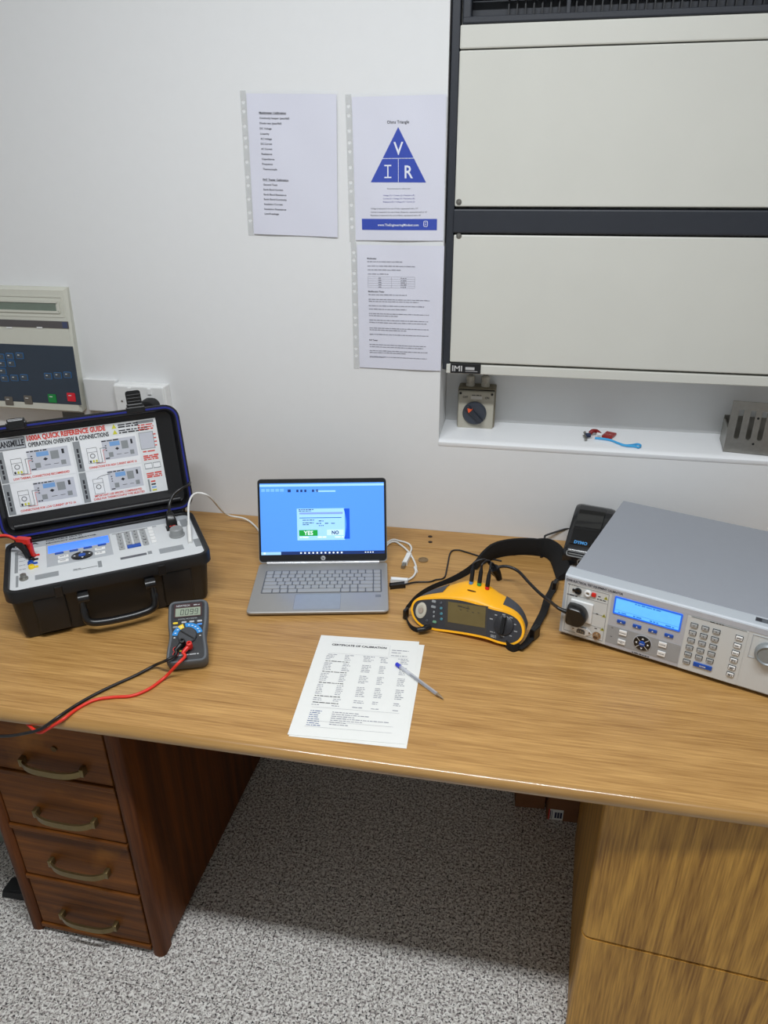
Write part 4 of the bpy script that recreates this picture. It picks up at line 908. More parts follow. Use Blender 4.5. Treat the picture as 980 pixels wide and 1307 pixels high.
bk2 = bk + [ony(cg(188, 1083), YF-.010), ony(cg(140, 1100), YF-.014), ony(cg(60, 1115), YF-.012), ony(cg(-10, 1118), YF-.010), ony(cg(-90, 1110), YF-.008), V((-1.07, YF-.008, ZD-.018)), V((-1.11, YF-.004, ZD+.004)), V((-1.14, YF+.03, ZD+.0033)), V((-1.16, YF+.10, ZD+.0033)), LR+V((-.145, -.115, -.16)), LR+V((-.125, -.075, -.09)), LR+V((-.078, -.030, -.003)), LR+V((-.034, .000, .006)), LR+V((-.004, .003, -.004))]
cable('black_test_lead', 'black test lead running from multimeter across the desk over its front edge', bk2, .0031, BLKC)
# ================================================================== laptop
al = .201; LO = V((-.575, -.501, ZD)); LM = T(*LO) @ RZ(al)
t = thing('laptop', 'open silver laptop showing a blue screen with YES and NO buttons', 'laptop', LM)
LW, LD, LT = .324, .222, .0125
SIL = mat('silver_shell', (162, 160, 156), .4, .25, var=.02); SILK = mat('key_silver', (164, 163, 160), .45, .1); BEZ = mat('bezel_black', (22, 22, 25), .35)
g = G(); rl = lambda i, z: [(x, y, z) for x, y in rrect(i, LW-i, i, LD-i, .010, 4)]
g.loft([rl(.008, .0015), rl(.003, .004), rl(0, .009), rl(0, .0115), rl(.0012, LT)]); g.build('base', SIL, t, smooth=35)
g = G()
for x in (.03, .27): g.box(x, x+.03, .02, .03, 0, .003); g.box(x, x+.03, .19, .2, 0, .003)
g.build('rubber_feet', BLK, t)
# keyboard
kb = crop(290, 590, 4.083); WL = LM @ T(0, 0, LT); U = lambda x, y: uv(kb(x, y), WL)
K0 = U(165, 685); K1_ = U(800, 685); ky_t = (U(200, 568).y+U(795, 562).y)/2; ky_b = (K0.y+U(795, 672).y)/2
kx0, kx1 = .024, LW-.0165
g = G(); g.prism(rrect(kx0-.002, kx1+.002, ky_b-.002, ky_t+.002, .003, 3), -.001, .0002, T(0, 0, LT)); g.build('keyboard_well', mat('well_grey', (96, 98, 100), .5), t)
rows = [[1]*15, [1]*13+[1.6, 1], [1.5]+[1]*12+[1.2, 1], [1.8]+[1]*11+[1.8, 1], [2.2]+[1]*10+[2.0, 1], [1.3, 1, 1, 1.2, 5.6, 1.2, 1, 1, 1, 1]]
rh = (ky_t-ky_b)/6
kmesh = {}
for j, row in enumerate(rows):
    un = (kx1-kx0)/sum(row); x = kx0; y = ky_t-rh*(j+.5)
    for w_ in row:
        kw = un*w_-.0028; key = round(kw, 5); hh = rh*.5-.0013
        if key not in kmesh:
            g = G(); g.loft([[(q[0], q[1], z) for q in rrect(-kw/2+d_, kw/2-d_, -hh+d_, hh-d_, .0015, 2)] for z, d_ in ((0, 0), (.0011, 0), (.0014, .0004))]); o = g.build('key', SILK, t); kmesh[key] = o
        else:
            o = kmesh[key].copy(); COL.objects.link(o); o.parent = t
        o.location = (x+un*w_/2, y, LT+.0001); x += un*w_
lg = Flat(); rn = random.Random(1)
for j in range(1, 5):
    for i in range(12): lg.text('1234567890-= QWERTYUIOP[]ASDFGHJKL;   ZXCVBNM,./  '[(j-1)*12+i:(j-1)*12+i+1] or ' ', kx0+.02+i*.0195+j*.004, ky_t-rh*(j+.62), .0026, None, LT+.0017)
lg.build('key_legends', mat('legend_pale', (206, 208, 210), .5), t)
a, b = U(320, 775), U(580, 690); g = G(); g.ring(rrect(.105, .213, .010, ky_b-.006, .003, 3), rrect(.1056, .2124, .0106, ky_b-.0066, .003, 3), -.0001, .0002, T(0, 0, LT)); tp = g.build('touchpad_edge', mat('pad_line', (120, 122, 124), .4), t); g = G(); g.prism(rrect(.1058, .2122, .0108, ky_b-.0068, .003, 3), -.0002, .00012, T(0, 0, LT)); g.box(.1588, .1592, .011, .018, .0001, .0002, 0, T(0, 0, LT)); g.build('touchpad', mat('pad_silver', (160, 162, 164), .32, .3), t)
g = Flat(); g.quad(LW-.03, LW-.017, ky_b-.024, ky_b-.013, LT+.0002); g.build('sticker', mat('sticker_grey', (120, 122, 126), .4), t)
# hinge bar and screen
st = radians(21); g = G(); g.tube([(.02, LD-.004, LT+.002), (.16, LD-.004, LT+.002), (LW-.02, LD-.004, LT+.002)], .0055, 10, 2); g.build('hinge_bar', mat('hinge_silver', (186, 188, 190), .25, .6), t, smooth=60)
SF_ = frame((0, LD-.004, LT+.003), (1, 0, 0), (0, sin(st), cos(st))); SHt = .2135
g = G(); g.prism(rrect(0, LW, 0, SHt, .009, 4), -.0055, -.0006, SF_); g.build('lid_back', SIL, t)
g = G(); g.prism(rrect(.0008, LW-.0008, .003, SHt-.001, .009, 4), -.0008, .0004, SF_); bz_ = g.build('bezel', BEZ, t)
g = G(); g.lathe([(.0018, .0004), (.0018, .0007), (0, .0007)], 12, SF_ @ T(LW/2-.001, SHt-.006, 0)); g.build('webcam', mat('lens', (60, 64, 74), .2), bz_)
sx0, sx1, sy0, sy1 = .006, LW-.006, .021, SHt-.0115
SW, SH_ = sx1-sx0, sy1-sy0
def em(name, c, e=1.0): return mat(name, c, .25, emit=e, var=.015, scale=5)
g = Flat(); g.quad(sx0, sx1, sy0, sy1, .0007, SF_); sc = g.build('screen', em('screen_blue', (84, 152, 250), .62), t)
SX = lambda f: sx0+SW*f
SY = lambda f: sy0+SH_*f
def sq(g, x0, x1, y0, y1, z): g.quad(SX(x0), SX(x1), SY(y0), SY(y1), z, SF_)
g = Flat(); sq(g, 0, 1, .955, .985, .0009); sq(g, 0, .16, .0, .042, .0012)
sq(g, .45, .61, .875, .895, .0009); sq(g, .295, .68, .20, .645, .0009); g.build('window_panes', em('screen_pale', (158, 210, 252), .7), sc)
g = Flat()
for k in range(5): sq(g, .012+.038*k, .042+.038*k, .885, .925, .0009)
g.build('toolbar_icons', em('screen_sky', (118, 180, 252), .65), sc, kind='stuff')
g = Flat(); sq(g, 0, 1, 0, .045, .0009)
for k in range(5): sq(g, .295+.032*k+(.03 if k > 2 else 0), .312+.032*k+(.03 if k > 2 else 0), .875, .91, .0009)
sq(g, .225, .25, .875, .915, .0009); g.build('taskbar', em('screen_navy', (28, 52, 110), .5), sc)
g = Flat(); pts = [(SX(.72), SY(.215)), (SX(.72), SY(.64)), (SX(.673), SY(.64))] + [(SX(.673+.02*sin(pi*k/8)), SY(.64-.425*k/8)) for k in range(1, 8)] + [(SX(.673), SY(.215))]
g.poly(pts[::-1], .0011, SF_); g.build('blue_sidebar', em('screen_royal', (20, 84, 214), .6), sc)
g = Flat(); sq(g, .31, .46, .262, .345, .0012); g.build('yes_button', em('screen_green', (28, 158, 62), .6), sc)
g = Flat(); sq(g, .535, .67, .268, .345, .0012); g.build('no_button', em('screen_ice', (196, 230, 250), .7), sc)
g = Flat(); sq(g, .315, .665, .565, .592, .0012); g.build('list_header', em('screen_lilac', (132, 160, 226), .6), sc)
g = Flat(); sq(g, .315, .655, .51, .52, .0012); g.build('list_bar', em('screen_teal', (30, 100, 176), .55), sc)
g = Flat(); g.text('YES', SX(.385), SY(.278), SH_*.055, SW*.075, .0014, SF_, 'c', .02)
for k in range(11): sq(g, .315+.033*k, .328+.033*k, .012, .033, .0013)
for k in range(4): sq(g, .84+.02*k, .85+.02*k, .016, .03, .0013)
sq(g, .02, .035, .010, .035, .0015)
for x in (.315, .46, .60): g.words(SX(x), SY(.235), SW*.07, SH_*.02, .0013, SF_)
g.build('white_lettering', em('screen_white', (232, 244, 255), .85), sc)
g = Flat(); g.text('NO', SX(.603), SY(.283), SH_*.05, SW*.058, .0016, SF_, 'c', .04)
for x, y, w_ in ((.31, .625, .12), (.31, .606, .1), (.34, .478, .1), (.34, .44, .09), (.34, .415, .05), (.45, .43, .04), (.52, .43, .03), (.57, .43, .03), (.47, .465, .04), (.47, .40, .04)): g.words(SX(x), SY(y), SW*w_, SH_*.014, .0013, SF_)
g.build('dark_lettering', em('screen_ink', (40, 70, 130), .35), sc, kind='stuff')
g = G(); g.lathe([(.0058, .0004), (.0058, .0009), (0, .0009)], 24, SF_ @ T(LW/2, .0115, 0)); lgo = g.build('logo_disc', mat('logo_silver', (196, 198, 200), .3, .3), bz_)
g = Flat(); g.text('hp', LW/2-.0003, .0092, .0058, .0066, .0011, SF_, 'c', .015); g.build('logo_letters', BEZ, lgo)
# ---- usb leads by the laptop
WC = mat('white_cable', (226, 226, 222), .45)
us = B_(790, 440)
def case_pt(p, z): return CM @ V((p.x, p.y, zp+z))
t = thing('white_usb_cable', 'white USB cable from case panel behind the laptop to its side', 'cable', T(*case_pt(us, 0)))
o0 = case_pt(us, 0); I0 = T(-o0.x, -o0.y, -o0.z)
q0_, q1_ = case_pt(B_(790, 445), .001), case_pt(B_(785, 330), .022)
g = G(); ax_ = (q1_-q0_); F = frame(q0_, ax_.cross(V((0, 0, 1))), V((0, 0, 1)).cross(ax_.cross(V((0, 0, 1))))); g.tube([q0_, q0_.lerp(q1_, .6), q1_], lambda q: .0052 if q < .8 else .003, 8, 4, I0); g.build('case_plug', WC, t, smooth=50)
hb = LM @ V((0, LD+.05, 0))
g = G(); g.tube([q1_, case_pt(B_(800, 250), .05), case_pt(B_(860, 190), .06), case_pt(B_(975, 168), .045), DZ((288, 656), .035), DZ((312, 662), .012), DZ((326, 672), .003), LM @ V((.03, LD+.09, .003)), LM @ V((.15, LD+.08, .003)), LM @ V((.28, LD+.045, .003)), DZ((499, 692), .003), DZ((512, 696), .003), DZ((524, 708), .003), DZ((531, 724), .003), DZ((528, 735), .004), DZ((519, 741), .005)], .0026, 8, 7, I0); g.build('cord', WC, t, smooth=60)
a = DZ((520, 741.5), .006); b = LM @ V((LW+.002, .165, .007)); b = DZ((499, 740), .0065)
g = G(); d = (b-a); F = frame(a, d, V((0, 0, 1)).cross(d)); g.box(0, d.length, -.006, .006, -.0035, .0035, .0015, I0 @ F); g.build('laptop_plug', WHITE, t)
g = G(); x = DZ((531, 727), .003); g.tube([DZ((529.5, 724), .003), DZ((531.5, 730), .003)], .004, 8, 2, I0); g.build('cable_tie', WC, t, smooth=50)
# spare plug
a, b = DZ((522, 708), .005), DZ((514, 724), .005)
t = thing('spare_usb_plug', 'white square USB plug end lying loose on the desk by the laptop', 'plug', T(*a)); I0 = T(-a.x, -a.y, -a.z)
d = b-a; F = I0 @ frame(a, d, V((0, 0, 1)).cross(d)); L = d.length
g = G(); g.box(0, L*.72, -.0055, .0055, -.005, .0045, .0015, F); g.build('grip', WHITE, t); g = G(); g.box(L*.7, L, -.0042, .0042, -.004, .0035, .0005, F); g.build('metal_shell', STEEL, t)
g = G(); g.tube([a, DZ((525, 700), .003), DZ((521, 694), .003), DZ((510, 690.5), .003), DZ((498, 690), .003), LM @ V((.29, LD+.055, .003))], .0026, 8, 6, I0); g.build('cord', WC, t, smooth=60)
# black usb
a, b = DZ((519, 746), .006), DZ((498, 749), .006); a = DZ((516, 746), .0065)
t = thing('black_usb_cable', 'black USB cable from laptop side passing behind the yellow tester', 'cable', T(*a)); I0 = T(-a.x, -a.y, -a.z)
d = DZ((498, 748), .006)-a; F = I0 @ frame(a, d, V((0, 0, 1)).cross(d)); g = G(); g.box(0, d.length, -.0065, .0065, -.005, .0035, .0015, F); g.build('plug', BLKS, t)
g = G(); g.tube([a, DZ((530, 743), .004), DZ((548, 742.5), .0025), DZ((556, 740), .0025), DZ((567, 737), .0025), DZ((571, 722), .0025), DZ((575, 705), .0025), DZ((584, 702), .0025), DZ((596, 705), .0025), DZ((616, 711), .0025), DZ((640, 716), .0025)], .0021, 8, 6, I0); g.build('cord', BLKC, t, smooth=60)
# ================================================================== certificate and pen
pa = .066; PO = V((-.364, -.842, ZD)); 
corn = [uv(q, T(0, 0, ZD)) for q in ((364, 941), (519, 951), (536.5, 818.5), (412, 811))]
pa = atan2(corn[1].y-corn[0].y, corn[1].x-corn[0].x); pa = .075
def sheet(name, off, ang, label, z):
    M = T(-.369+off[0], -.848+off[1], ZD+z) @ RZ(ang); g = G(); g.box(0, .215, 0, .306, 0, .0006); o = g.build(name, PAPER); o.matrix_world = M; tag(o, label, 'paper'); return o, M
sheet('paper_sheet', (.003, .001), .035, 'blank white sheet lying under the calibration certificate on the desk', .0001)
po, PMx = sheet('certificate_sheet', (.0, .004), .065, 'printed certificate of calibration sheet lying on the desk', .0009)
Mz = MX.Identity(4); cz_ = .0009
g = Flat(); g2 = Flat(); g3 = Flat(); rn = random.Random(5)
g.text('CERTIFICATE OF CALIBRATION', .030, .272, .0062, .118, cz_, bold=.035)
g2.quad(.028, .153, .2845, .2848, cz_); g2.quad(.155, .1553, .25, .285, cz_)
for y, w_ in ((.268, .036), (.260, .02), (.250, .034)): g2.words(.16, y, w_, .0028, cz_, rnd=rn)
g2.quad(.03, .198, .2455, .2458, cz_)
cols = [(.028, .02), (.065, .018), (.103, .024), (.137, .018), (.176, .02)]
for x, w_ in cols: g2.words(x, .240, w_, .0026, cz_, rnd=rn)
y = .235
for n, hd_ in ((3, 1), (5, 1), (5, 1), (6, 1), (2, 1), (1, 0)):
    for k in range(n):
        for q, (x, w_) in enumerate(cols): g2.words(x-.002+.002*q, y, w_*rn.uniform(.55, .9), .0024, cz_, rnd=rn)
        y -= .0052
    if hd_: g.words(.027, y-.002, .05, .0026, cz_, rnd=rn); y -= .0085
g2.quad(.028, .196, y-.001, y-.0006, cz_); y -= .012
for k in range(8):
    g3.words(.028, y, rn.uniform(.016, .032), .0024, cz_, rnd=rn)
    if k < 7: g2.words(.070, y, [.05, .07, .045, .11, .06, .03, .035][k], .0024, cz_, rnd=rn)
    y -= .0055
for yy in (.040, .024): g2.quad(.026, .188, yy, yy+.0004, cz_)
g.build('heading_lettering', INK, po, kind='stuff'); g2.build('small_print', INKL, po); g3.build('blue_print', mat('blue_small_print', (92, 108, 150), .7), po)
a, b = DZ((506, 847.5), .006), DZ((566, 892), .0045)
t = thing('ballpoint_pen', 'clear ballpoint pen with blue end cap lying across the certificate', 'pen', T(*a)); d = b-a; L = d.length
F = T(-a.x, -a.y, -a.z) @ frame(a, d, V((0, 0, 1)).cross(d)) @ RY(pi/2)
g = G(); g.lathe([(.0030, -.001), (.0041, 0), (.0041, .011), (.0036, .0115)], 10, F); g.build('end_cap', mat('pen_blue', (48, 58, 196), .35), t, smooth=40)
g = G(); g.lathe([(.0036, .011), (.0037, .012), (.0037, L*.86), (.0034, L*.87)], 8, F); g.build('barrel', mat('clear_barrel', (210, 214, 222), .1, alpha=.42), t, smooth=20)
g = G(); g.lathe([(.0016, L*.30), (.0016, L*.9)], 8, F); g.build('ink_tube', mat('pen_ink', (34, 22, 34), .4), t, smooth=40)
g = G(); g.lathe([(.0035, L*.86), (.0035, L*.89), (.0014, L*.97), (.0006, L), (0, L)], 10, F); g.build('tip', mat('pen_tip', (150, 132, 108), .35, .5), t, smooth=40)
# ================================================================== yellow tester
fl_, fr_ = DZ((550, 804)), DZ((650, 831)); ta = atan2(fr_.y-fl_.y, fr_.x-fl_.x); mid = (fl_+fr_)/2
TMx = T(mid.x, mid.y, ZD) @ RZ(ta); ft = radians(60)
t = thing('yellow_tester', 'yellow and grey handheld installation tester with display and strap', 'tester', TMx)
FT = frame((0, 0, .004), (1, 0, 0), (0, cos(ft), sin(ft))); WF = TMx @ FT
cy = crop(500, 710, 5.158)
out_px = [(137, 350), (143, 322), (158, 300), (185, 288), (250, 282), (350, 280), (450, 290), (560, 317), (660, 350), (740, 370), (800, 395), (838, 430), (856, 475), (855, 515), (835, 548), (800, 568), (770, 572), (700, 558), (620, 530), (500, 505), (380, 487), (262, 472), (215, 458), (175, 430), (148, 392)]
raw = [uv(cy(*p), WF) for p in out_px]
rc = catmull([(p.x, p.y, 0) for p in raw]+[(raw[0].x, raw[0].y, 0)], 3)[:-1]; fo = [(p.x, max(p.y, .002)) for p in rc]
if sum(fo[i][0]*fo[(i+1) % len(fo)][1]-fo[(i+1) % len(fo)][0]*fo[i][1] for i in range(len(fo))) < 0: fo = fo[::-1]
bo = inset(fo, -.0045)
vmax = max(p[1] for p in bo); um = (min(p[0] for p in bo)+max(p[0] for p in bo))/2; uh = (max(p[0] for p in bo)-min(p[0] for p in bo))/2
YLW = mat('tester_yellow', (250, 178, 16), .42, var=.02); TGR = mat('tester_grey', (66, 68, 74), .55); TDK = mat('tester_face', (46, 46, 50), .45)
TD = .082
def sec(s, off=0, sh=0):
    pts = inset(bo, sh-off); out = []
    for u_, v_ in pts:
        P_ = FT @ V((u_, v_, 0)); rel = (u_-um)/uh; topw = max(0, min(1, (v_-.02)/(vmax*.5)))
        hump = .020*math.exp(-(rel/.42)**2)*topw*sin(min(1, s*1.2)*pi/2)
        endp = .014*abs(rel)**3*topw*s
        z = P_.z + hump - endp; y = P_.y*(1-.55*s) + TD*s*(1-.25*abs(rel)**2.5)
        x = u_ if True else 0; x = um+(u_-um)*(1-.05*s)
        out.append((x, y, max(z, .001)))
    return out
g = G(); g.loft([sec(0, 0, .0045), sec(0, 0, .002), sec(0), sec(.06, .0008), sec(.2, .001), sec(.4), sec(.6), sec(.8), sec(.93, 0, .002), sec(1, 0, .008)]); g.build('body', YLW, t, smooth=45)
g = G(); g.poly([(p[0], p[1]) for p in inset(fo, .0003)], .0004, FT); g.build('face', TDK, t)
nb = len(bo)
for nm, cond in (('l', lambda r: -1.02 < r < -.46), ('r', lambda r: .50 < r < 1.02)):
    A = [sec(s, .0016) for s in (.30, .45, .6, .75, .9)]; g = G()
    idx = [i for i in range(nb) if cond((bo[i][0]-um)/uh) and bo[i][1] > vmax*(.30)]
    # keep the run contiguous
    runs = []; 
    for i in idx:
        if runs and i == runs[-1][-1]+1: runs[-1].append(i)
        else: runs.append([i])
    if len(runs) > 1 and runs[0][0] == 0 and runs[-1][-1] == nb-1: runs[0] = runs.pop()+runs[0]
    run = max(runs, key=len); B0 = [sec(s, -.002) for s in (.30, .45, .6, .75, .9)]
    g.loft([[B0[0][i] for i in run]] + [[q[i] for i in run] for q in A] + [[B0[-1][i] for i in run]], None, False, False, False); g.build('side_grip', TGR, t, smooth=45)
Uf = lambda x, y: uv(cy(x, y), WF)
# screen
def quadpx(g, c4, z): g.poly([tuple(Uf(*q)) for q in c4], z, FT)
g = Flat(); quadpx(g, [(350, 465), (620, 525), (635, 330), (358, 288)], .0009); g.build('display_surround', mat('surround_dark', (58, 54, 50), .35), t)
g = Flat(); quadpx(g, [(368, 432), (613, 472), (620, 335), (372, 298)], .0013); ds = g.build('display', mat('display_olive', (104, 90, 54), .25), t)
g = Flat()
a, b = Uf(438, 318), Uf(560, 330); g.words(a.x, a.y-.004, .028, .0028, .0017, FT)
for x, y in ((455, 352), (500, 360), (535, 370), (572, 373)): a = Uf(x, y); g.quad(a.x-.002, a.x+.002, a.y-.0007, a.y+.0007, .0017, FT)
a = Uf(503, 335); g.quad(a.x-.001, a.x+.001, a.y-.001, a.y+.001, .0017, FT); g.build('readout', mat('lcd_dark', (50, 42, 28), .5), ds)
p = Uf(194, 356); g = G(); g.lathe([(.0158, 0), (.0155, .002), (.013, .003), (.009, .003), (.0085, .002), (0, .002)], 26, FT @ T(p.x, p.y, .0005) @ MX.Diagonal((.8, 1.15, 1, 1))); tb = g.build('test_button', mat('button_pale', (186, 180, 164), .45), t, smooth=30)
g = G(); g.lathe([(.0065, .002), (.006, .0042), (0, .0046)], 18, FT @ T(p.x, p.y, .0005) @ MX.Diagonal((.9, 1.1, 1, 1))); g.build('button_centre', mat('button_beige', (160, 146, 132), .5), tb, smooth=30)
for (x, y), m, w_ in [((278, 297), PAN3, .0048), ((275, 333), PAN3, .0055), ((325, 308), TGR, .003), ((326, 342), mat('key_teal', (72, 128, 140), .45), .003), ((327, 378), MATS['key_teal'], .003), ((328, 413), MATS['key_teal'], .003), ((278, 367), PAN3, .002), ((277, 395), PAN3, .002), ((282, 432), mat('key_green', (104, 150, 120), .45), .0045), ((232, 423), TGR, .003)]:
    p = Uf(x, y); g = G(); g.prism(rrect(p.x-w_, p.x+w_, p.y-.0028, p.y+.0028, .002, 3), .0004, .0024, FT, .0007); g.build('key', m, t)
p = Uf(737, 455); g = G(); g.lathe([(.0215, 0), (.021, .003), (.019, .004), (0, .004)], 28, FT @ T(p.x, p.y, .0005)); kn = g.build('rotary_selector', mat('selector_black', (36, 36, 40), .4), t, smooth=30)
g = G(); g.box(-.0042, .0042, -.0205, .0205, .003, .014, .002, FT @ T(p.x, p.y, .0005)); g.build('selector_grip', BLKS, kn)
g = Flat()
for x, y in ((655, 413), (688, 388), (738, 385), (785, 405), (815, 450), (815, 495), (785, 525), (730, 527)): q = Uf(x, y); g.words(q.x-.0035, q.y-.001, .007, .003, .0008, FT)
for x, y in ((645, 497), (650, 520), (650, 530)): q = Uf(x, y); g.words(q.x, q.y, .012, .0024, .0008, FT)
g.build('selector_marks', mat('tester_print', (150, 150, 150), .5), t)
# moulded logo slot on top, sockets
def top_pt(rel, s, off=.0):
    S_ = sec(s, off); L = sorted(((bo[i][0]-um)/uh, i) for i in range(nb) if bo[i][1] > vmax*.62)
    for (a, i), (b, j) in zip(L, L[1:]):
        if a <= rel <= b: return V(S_[i]).lerp(V(S_[j]), (rel-a)/max(1e-6, b-a)), i
    return V(S_[L[-1][1]]), 0
q, _ = top_pt(-.03, .33, .0008); g = G(); g.lathe([(.010, -.001), (.010, .0006), (0, .0008)], 20, T(*q) @ RX(radians(-8)) @ MX.Diagonal((1, .22, 1, 1))); g.build('moulded_slot', mat('slot_brown', (92, 56, 10), .5), t)
# lead plugs on top
pl = [((595.5, 741.5), mat('collar_blue', (92, 138, 186), .4)), ((606.5, 742.5), mat('collar_green', (66, 150, 74), .4)), ((617.5, 745), RED)]
tp_ = thing('test_lead_set', 'black three-plug mains test lead from yellow tester to grey calibrator', 'cable', TMx)
IT = TMx.inverted()
ends = []
for k, (px, m) in enumerate(pl):
    # on the tester's top surface, near its rear edge
    rel = (-.10, .05, .20)[k]; q, _ = top_pt(rel, .66, -.001); ends.append(q)
    dv = V((.02, .25, .97)).normalized(); F = frame(q, V((1, 0, 0)), dv.cross(V((1, 0, 0))).normalized())
    zax = F.to_3x3() @ V((0, 0, 1))
    if zax.z < 0: F = F @ RX(pi)
    g = G(); g.lathe([(.0048, 0), (.0048, .006), (.004, .0065)], 12, F); g.build('colour_collar', m, tp_, smooth=35)
    g = G(); g.lathe([(.0044, .005), (.0050, .008), (.0046, .032), (.0036, .036), (.0026, .042), (0, .042)], 12, F); g.build('plug', BLKS, tp_, smooth=35)
    e = F @ V((0, 0, .04)); ends[-1] = e
jn = ends[2]+V((.004, .028, -.014))
for k, e in enumerate(ends):
    top = e.lerp(ends[2], .55)+V((-.004, .016+.003*k, .016-.003*k)); g = G(); g.tube([e, e+V((0, .004, .008)), top, top+V((.008-.002*k, .012, -.012)), jn], .0024, 8, 6); g.build('lead_wire', BLKC, tp_, smooth=60)
g = G(); g.tube([jn+V((-.002, -.002, .010)), jn+V((.004, .004, -.004)), jn+V((.008, .010, -.022))], lambda q: .011-.004*q, 10, 4); g.build('splitter', BLKS, tp_, smooth=60)
# ================================================================== bench calibrator (right)
ia = radians(-20.3); IB = onz((713.2, 806), ZD+.008); IMx = T(IB.x, IB.y, ZD) @ RZ(ia)
t = thing('bench_calibrator', 'grey bench calibrator with blue display and keypad on the desk', 'calibrator', IMx)
FF0 = frame((0, 0, .008), (1, 0, 0), (0, 0, 1)); WI = IMx @ FF0
ci = crop(700, 720, 7); cj = crop(840, 740, 7)
BH = uv(ci(150, 86), WI).y; IW_ = .45; IDp = .41
topf = IMx @ T(0, 0, .008+BH)
BZL = mat('bezel_light_grey', (178, 184, 190), .4, var=.01); TOPM = mat('top_grey', (148, 152, 160), .42, var=.02); FPL = mat('front_light', (206, 208, 206), .42, var=.01); FPD = mat('front_mid_grey', (156, 158, 160), .45); FPB = mat('front_band_grey', (182, 184, 190), .45)
g = G(); prof = [(.030, 0), (.002, 0), (0, .002), (0, BH-.003), (.003, BH), (.020, BH+.0035), (.030, BH+.0035)]
g.loft([[(x, y, .008+z) for y, z in prof] for x in (0, .002, IW_-.002, IW_)]); g.build('front_bezel', BZL, t, smooth=20)
g = G(); g.box(.011, IW_-.011, .028, IDp, .012, BH+.0125, .0012); g.build('cover', TOPM, t)
for x in (.03, IW_-.05):
    for y in (.03, IDp-.05): g = G(); g.lathe([(.011, 0), (.012, .012)], 14, T(x, y, 0)); g.build('rubber_foot', BLK, t, smooth=40)
FQ = FF0 @ T(0, 0, 0)
I_ = lambda x, y: uv(ci(x, y), WI); J_ = lambda x, y: uv(cj(x, y), WI)
def fbox(name, m, a, b, z0, z1, bev=0, par=t):
    g = G(); prect(g, a, b, z0, z1, FQ, bev); return g.build(name, m, par)
xl, xr = .006, IW_-.006; yb, yt = .004, BH-.004
fbox('front_panel', FPL, V((xl, yb)), V((xr, yt)), 0, .0012); 
tbY = I_(150, 145).y; band = fbox('title_band', FPB, V((xl, tbY)), V((xr, yt)), .0012, .0020)
g = Flat(); a, b = I_(165, 118), I_(672, 245); ty_ = (tbY+yt)/2-.003; g.text('3200B ELECTRICAL TEST EQUIPMENT CALIBRATOR', a.x, ty_, .0048, b.x-a.x, .0023, FQ, bold=.035); g.build('lettering', INK, band)
dx0, dx1 = I_(535, 500).x, J_(185, 700).x
fbox('display_field', FPB, V((dx0, yb)), V((dx1, tbY)), .0012, .0018)
gy = I_(520, 530).y; fbox('lower_field', FPD, V((dx0, yb+.008)), V((dx1-.001, gy)), .0018, .0024)
# display
a, b = I_(575, 435), J_(228, 300); yA = I_(585, 275).y; yB = I_(575, 430).y
g = G(); o_ = rrect(a.x, J_(225, 310).x, yB, yA, .002, 2); g.ring(o_, inset(o_, .003), .0015, .0035, FQ); g.build('display_rim', mat('rim_blue', (30, 104, 232), .3, emit=.5), t)
g = Flat(); q_ = inset(o_, .0028); g.poly(q_, .0026, FQ); ld_ = g.build('display', mat('display_cyan', (98, 186, 255), .2, emit=.75), t)
g = Flat(); X0, X1 = q_[5][0], q_[0][0]
X0 = min(p[0] for p in q_); X1 = max(p[0] for p in q_); Y0 = min(p[1] for p in q_); Y1 = max(p[1] for p in q_)
g.words(X0+(X1-X0)*.3, Y1-.005, (X1-X0)*.4, .003, .003, FQ)
for f in (.06, .3, .56, .8): g.words(X0+(X1-X0)*f, Y0+.002, (X1-X0)*.13, .0035, .003, FQ)
g.quad(X0+.002, X1-.002, Y0+.0075, Y0+.008, .003, FQ); g.build('readout', mat('readout_blue', (46, 128, 216), .4, emit=.4), ld_)
lw = Flat(); lk = Flat()
sk = [I_(652, 511), I_(792, 552), I_(932, 592), J_(98, 490)]; sky = sum(p.y for p in sk)/4
for p in sk:
    g = G(); g.prism(rrect(p.x-.0085, p.x+.0085, sky-.0035, sky+.0035, .0015, 3), .0018, .0045, FQ, .001); g.build('soft_key', BLU, t); lw.poly([(p.x-.0018, sky-.0016), (p.x+.0018, sky-.0016), (p.x, sky+.0016)], .0048, FQ)
for c, s_ in ((I_(668, 608), ['STANDBY']), (I_(655, 688), ['OUTPUT', 'ON']), (J_(42, 572), ['CURSOR']), (J_(30, 652), ['RANGE'])):
    g = G(); g.box(c.x-.0078, c.x+.0078, c.y-.0056, c.y+.0056, .0024, .005, .0008, FQ); g.build('function_key', KW, t)
    for k, w_ in enumerate(s_): lk.text(w_, c.x, c.y-.001+(.0012 if len(s_) > 1 else 0)-.003*k, .0023, None, .0052, FQ, 'c', .02)
c = I_(840, 700); g = G(); g.lathe([(.0172, .0022), (.0172, .0042), (.0155, .005), (0, .005)], 30, FQ @ T(c.x, c.y, 0)); nv = g.build('navigation_pad', BLKS, t, smooth=30)
g = G(); g.ring([(c.x+.0188*cos(2*pi*i/30), c.y+.0188*sin(2*pi*i/30)) for i in range(30)], [(c.x+.0172*cos(2*pi*i/30), c.y+.0172*sin(2*pi*i/30)) for i in range(30)], .002, .0034, FQ); g.build('pad_surround', FPB, nv)
g = G(); g.lathe([(.0062, .004), (.0062, .0065), (.005, .007), (0, .007)], 20, FQ @ T(c.x, c.y, 0)); g.build('centre_key', BLU, nv, smooth=30)
g = Flat()
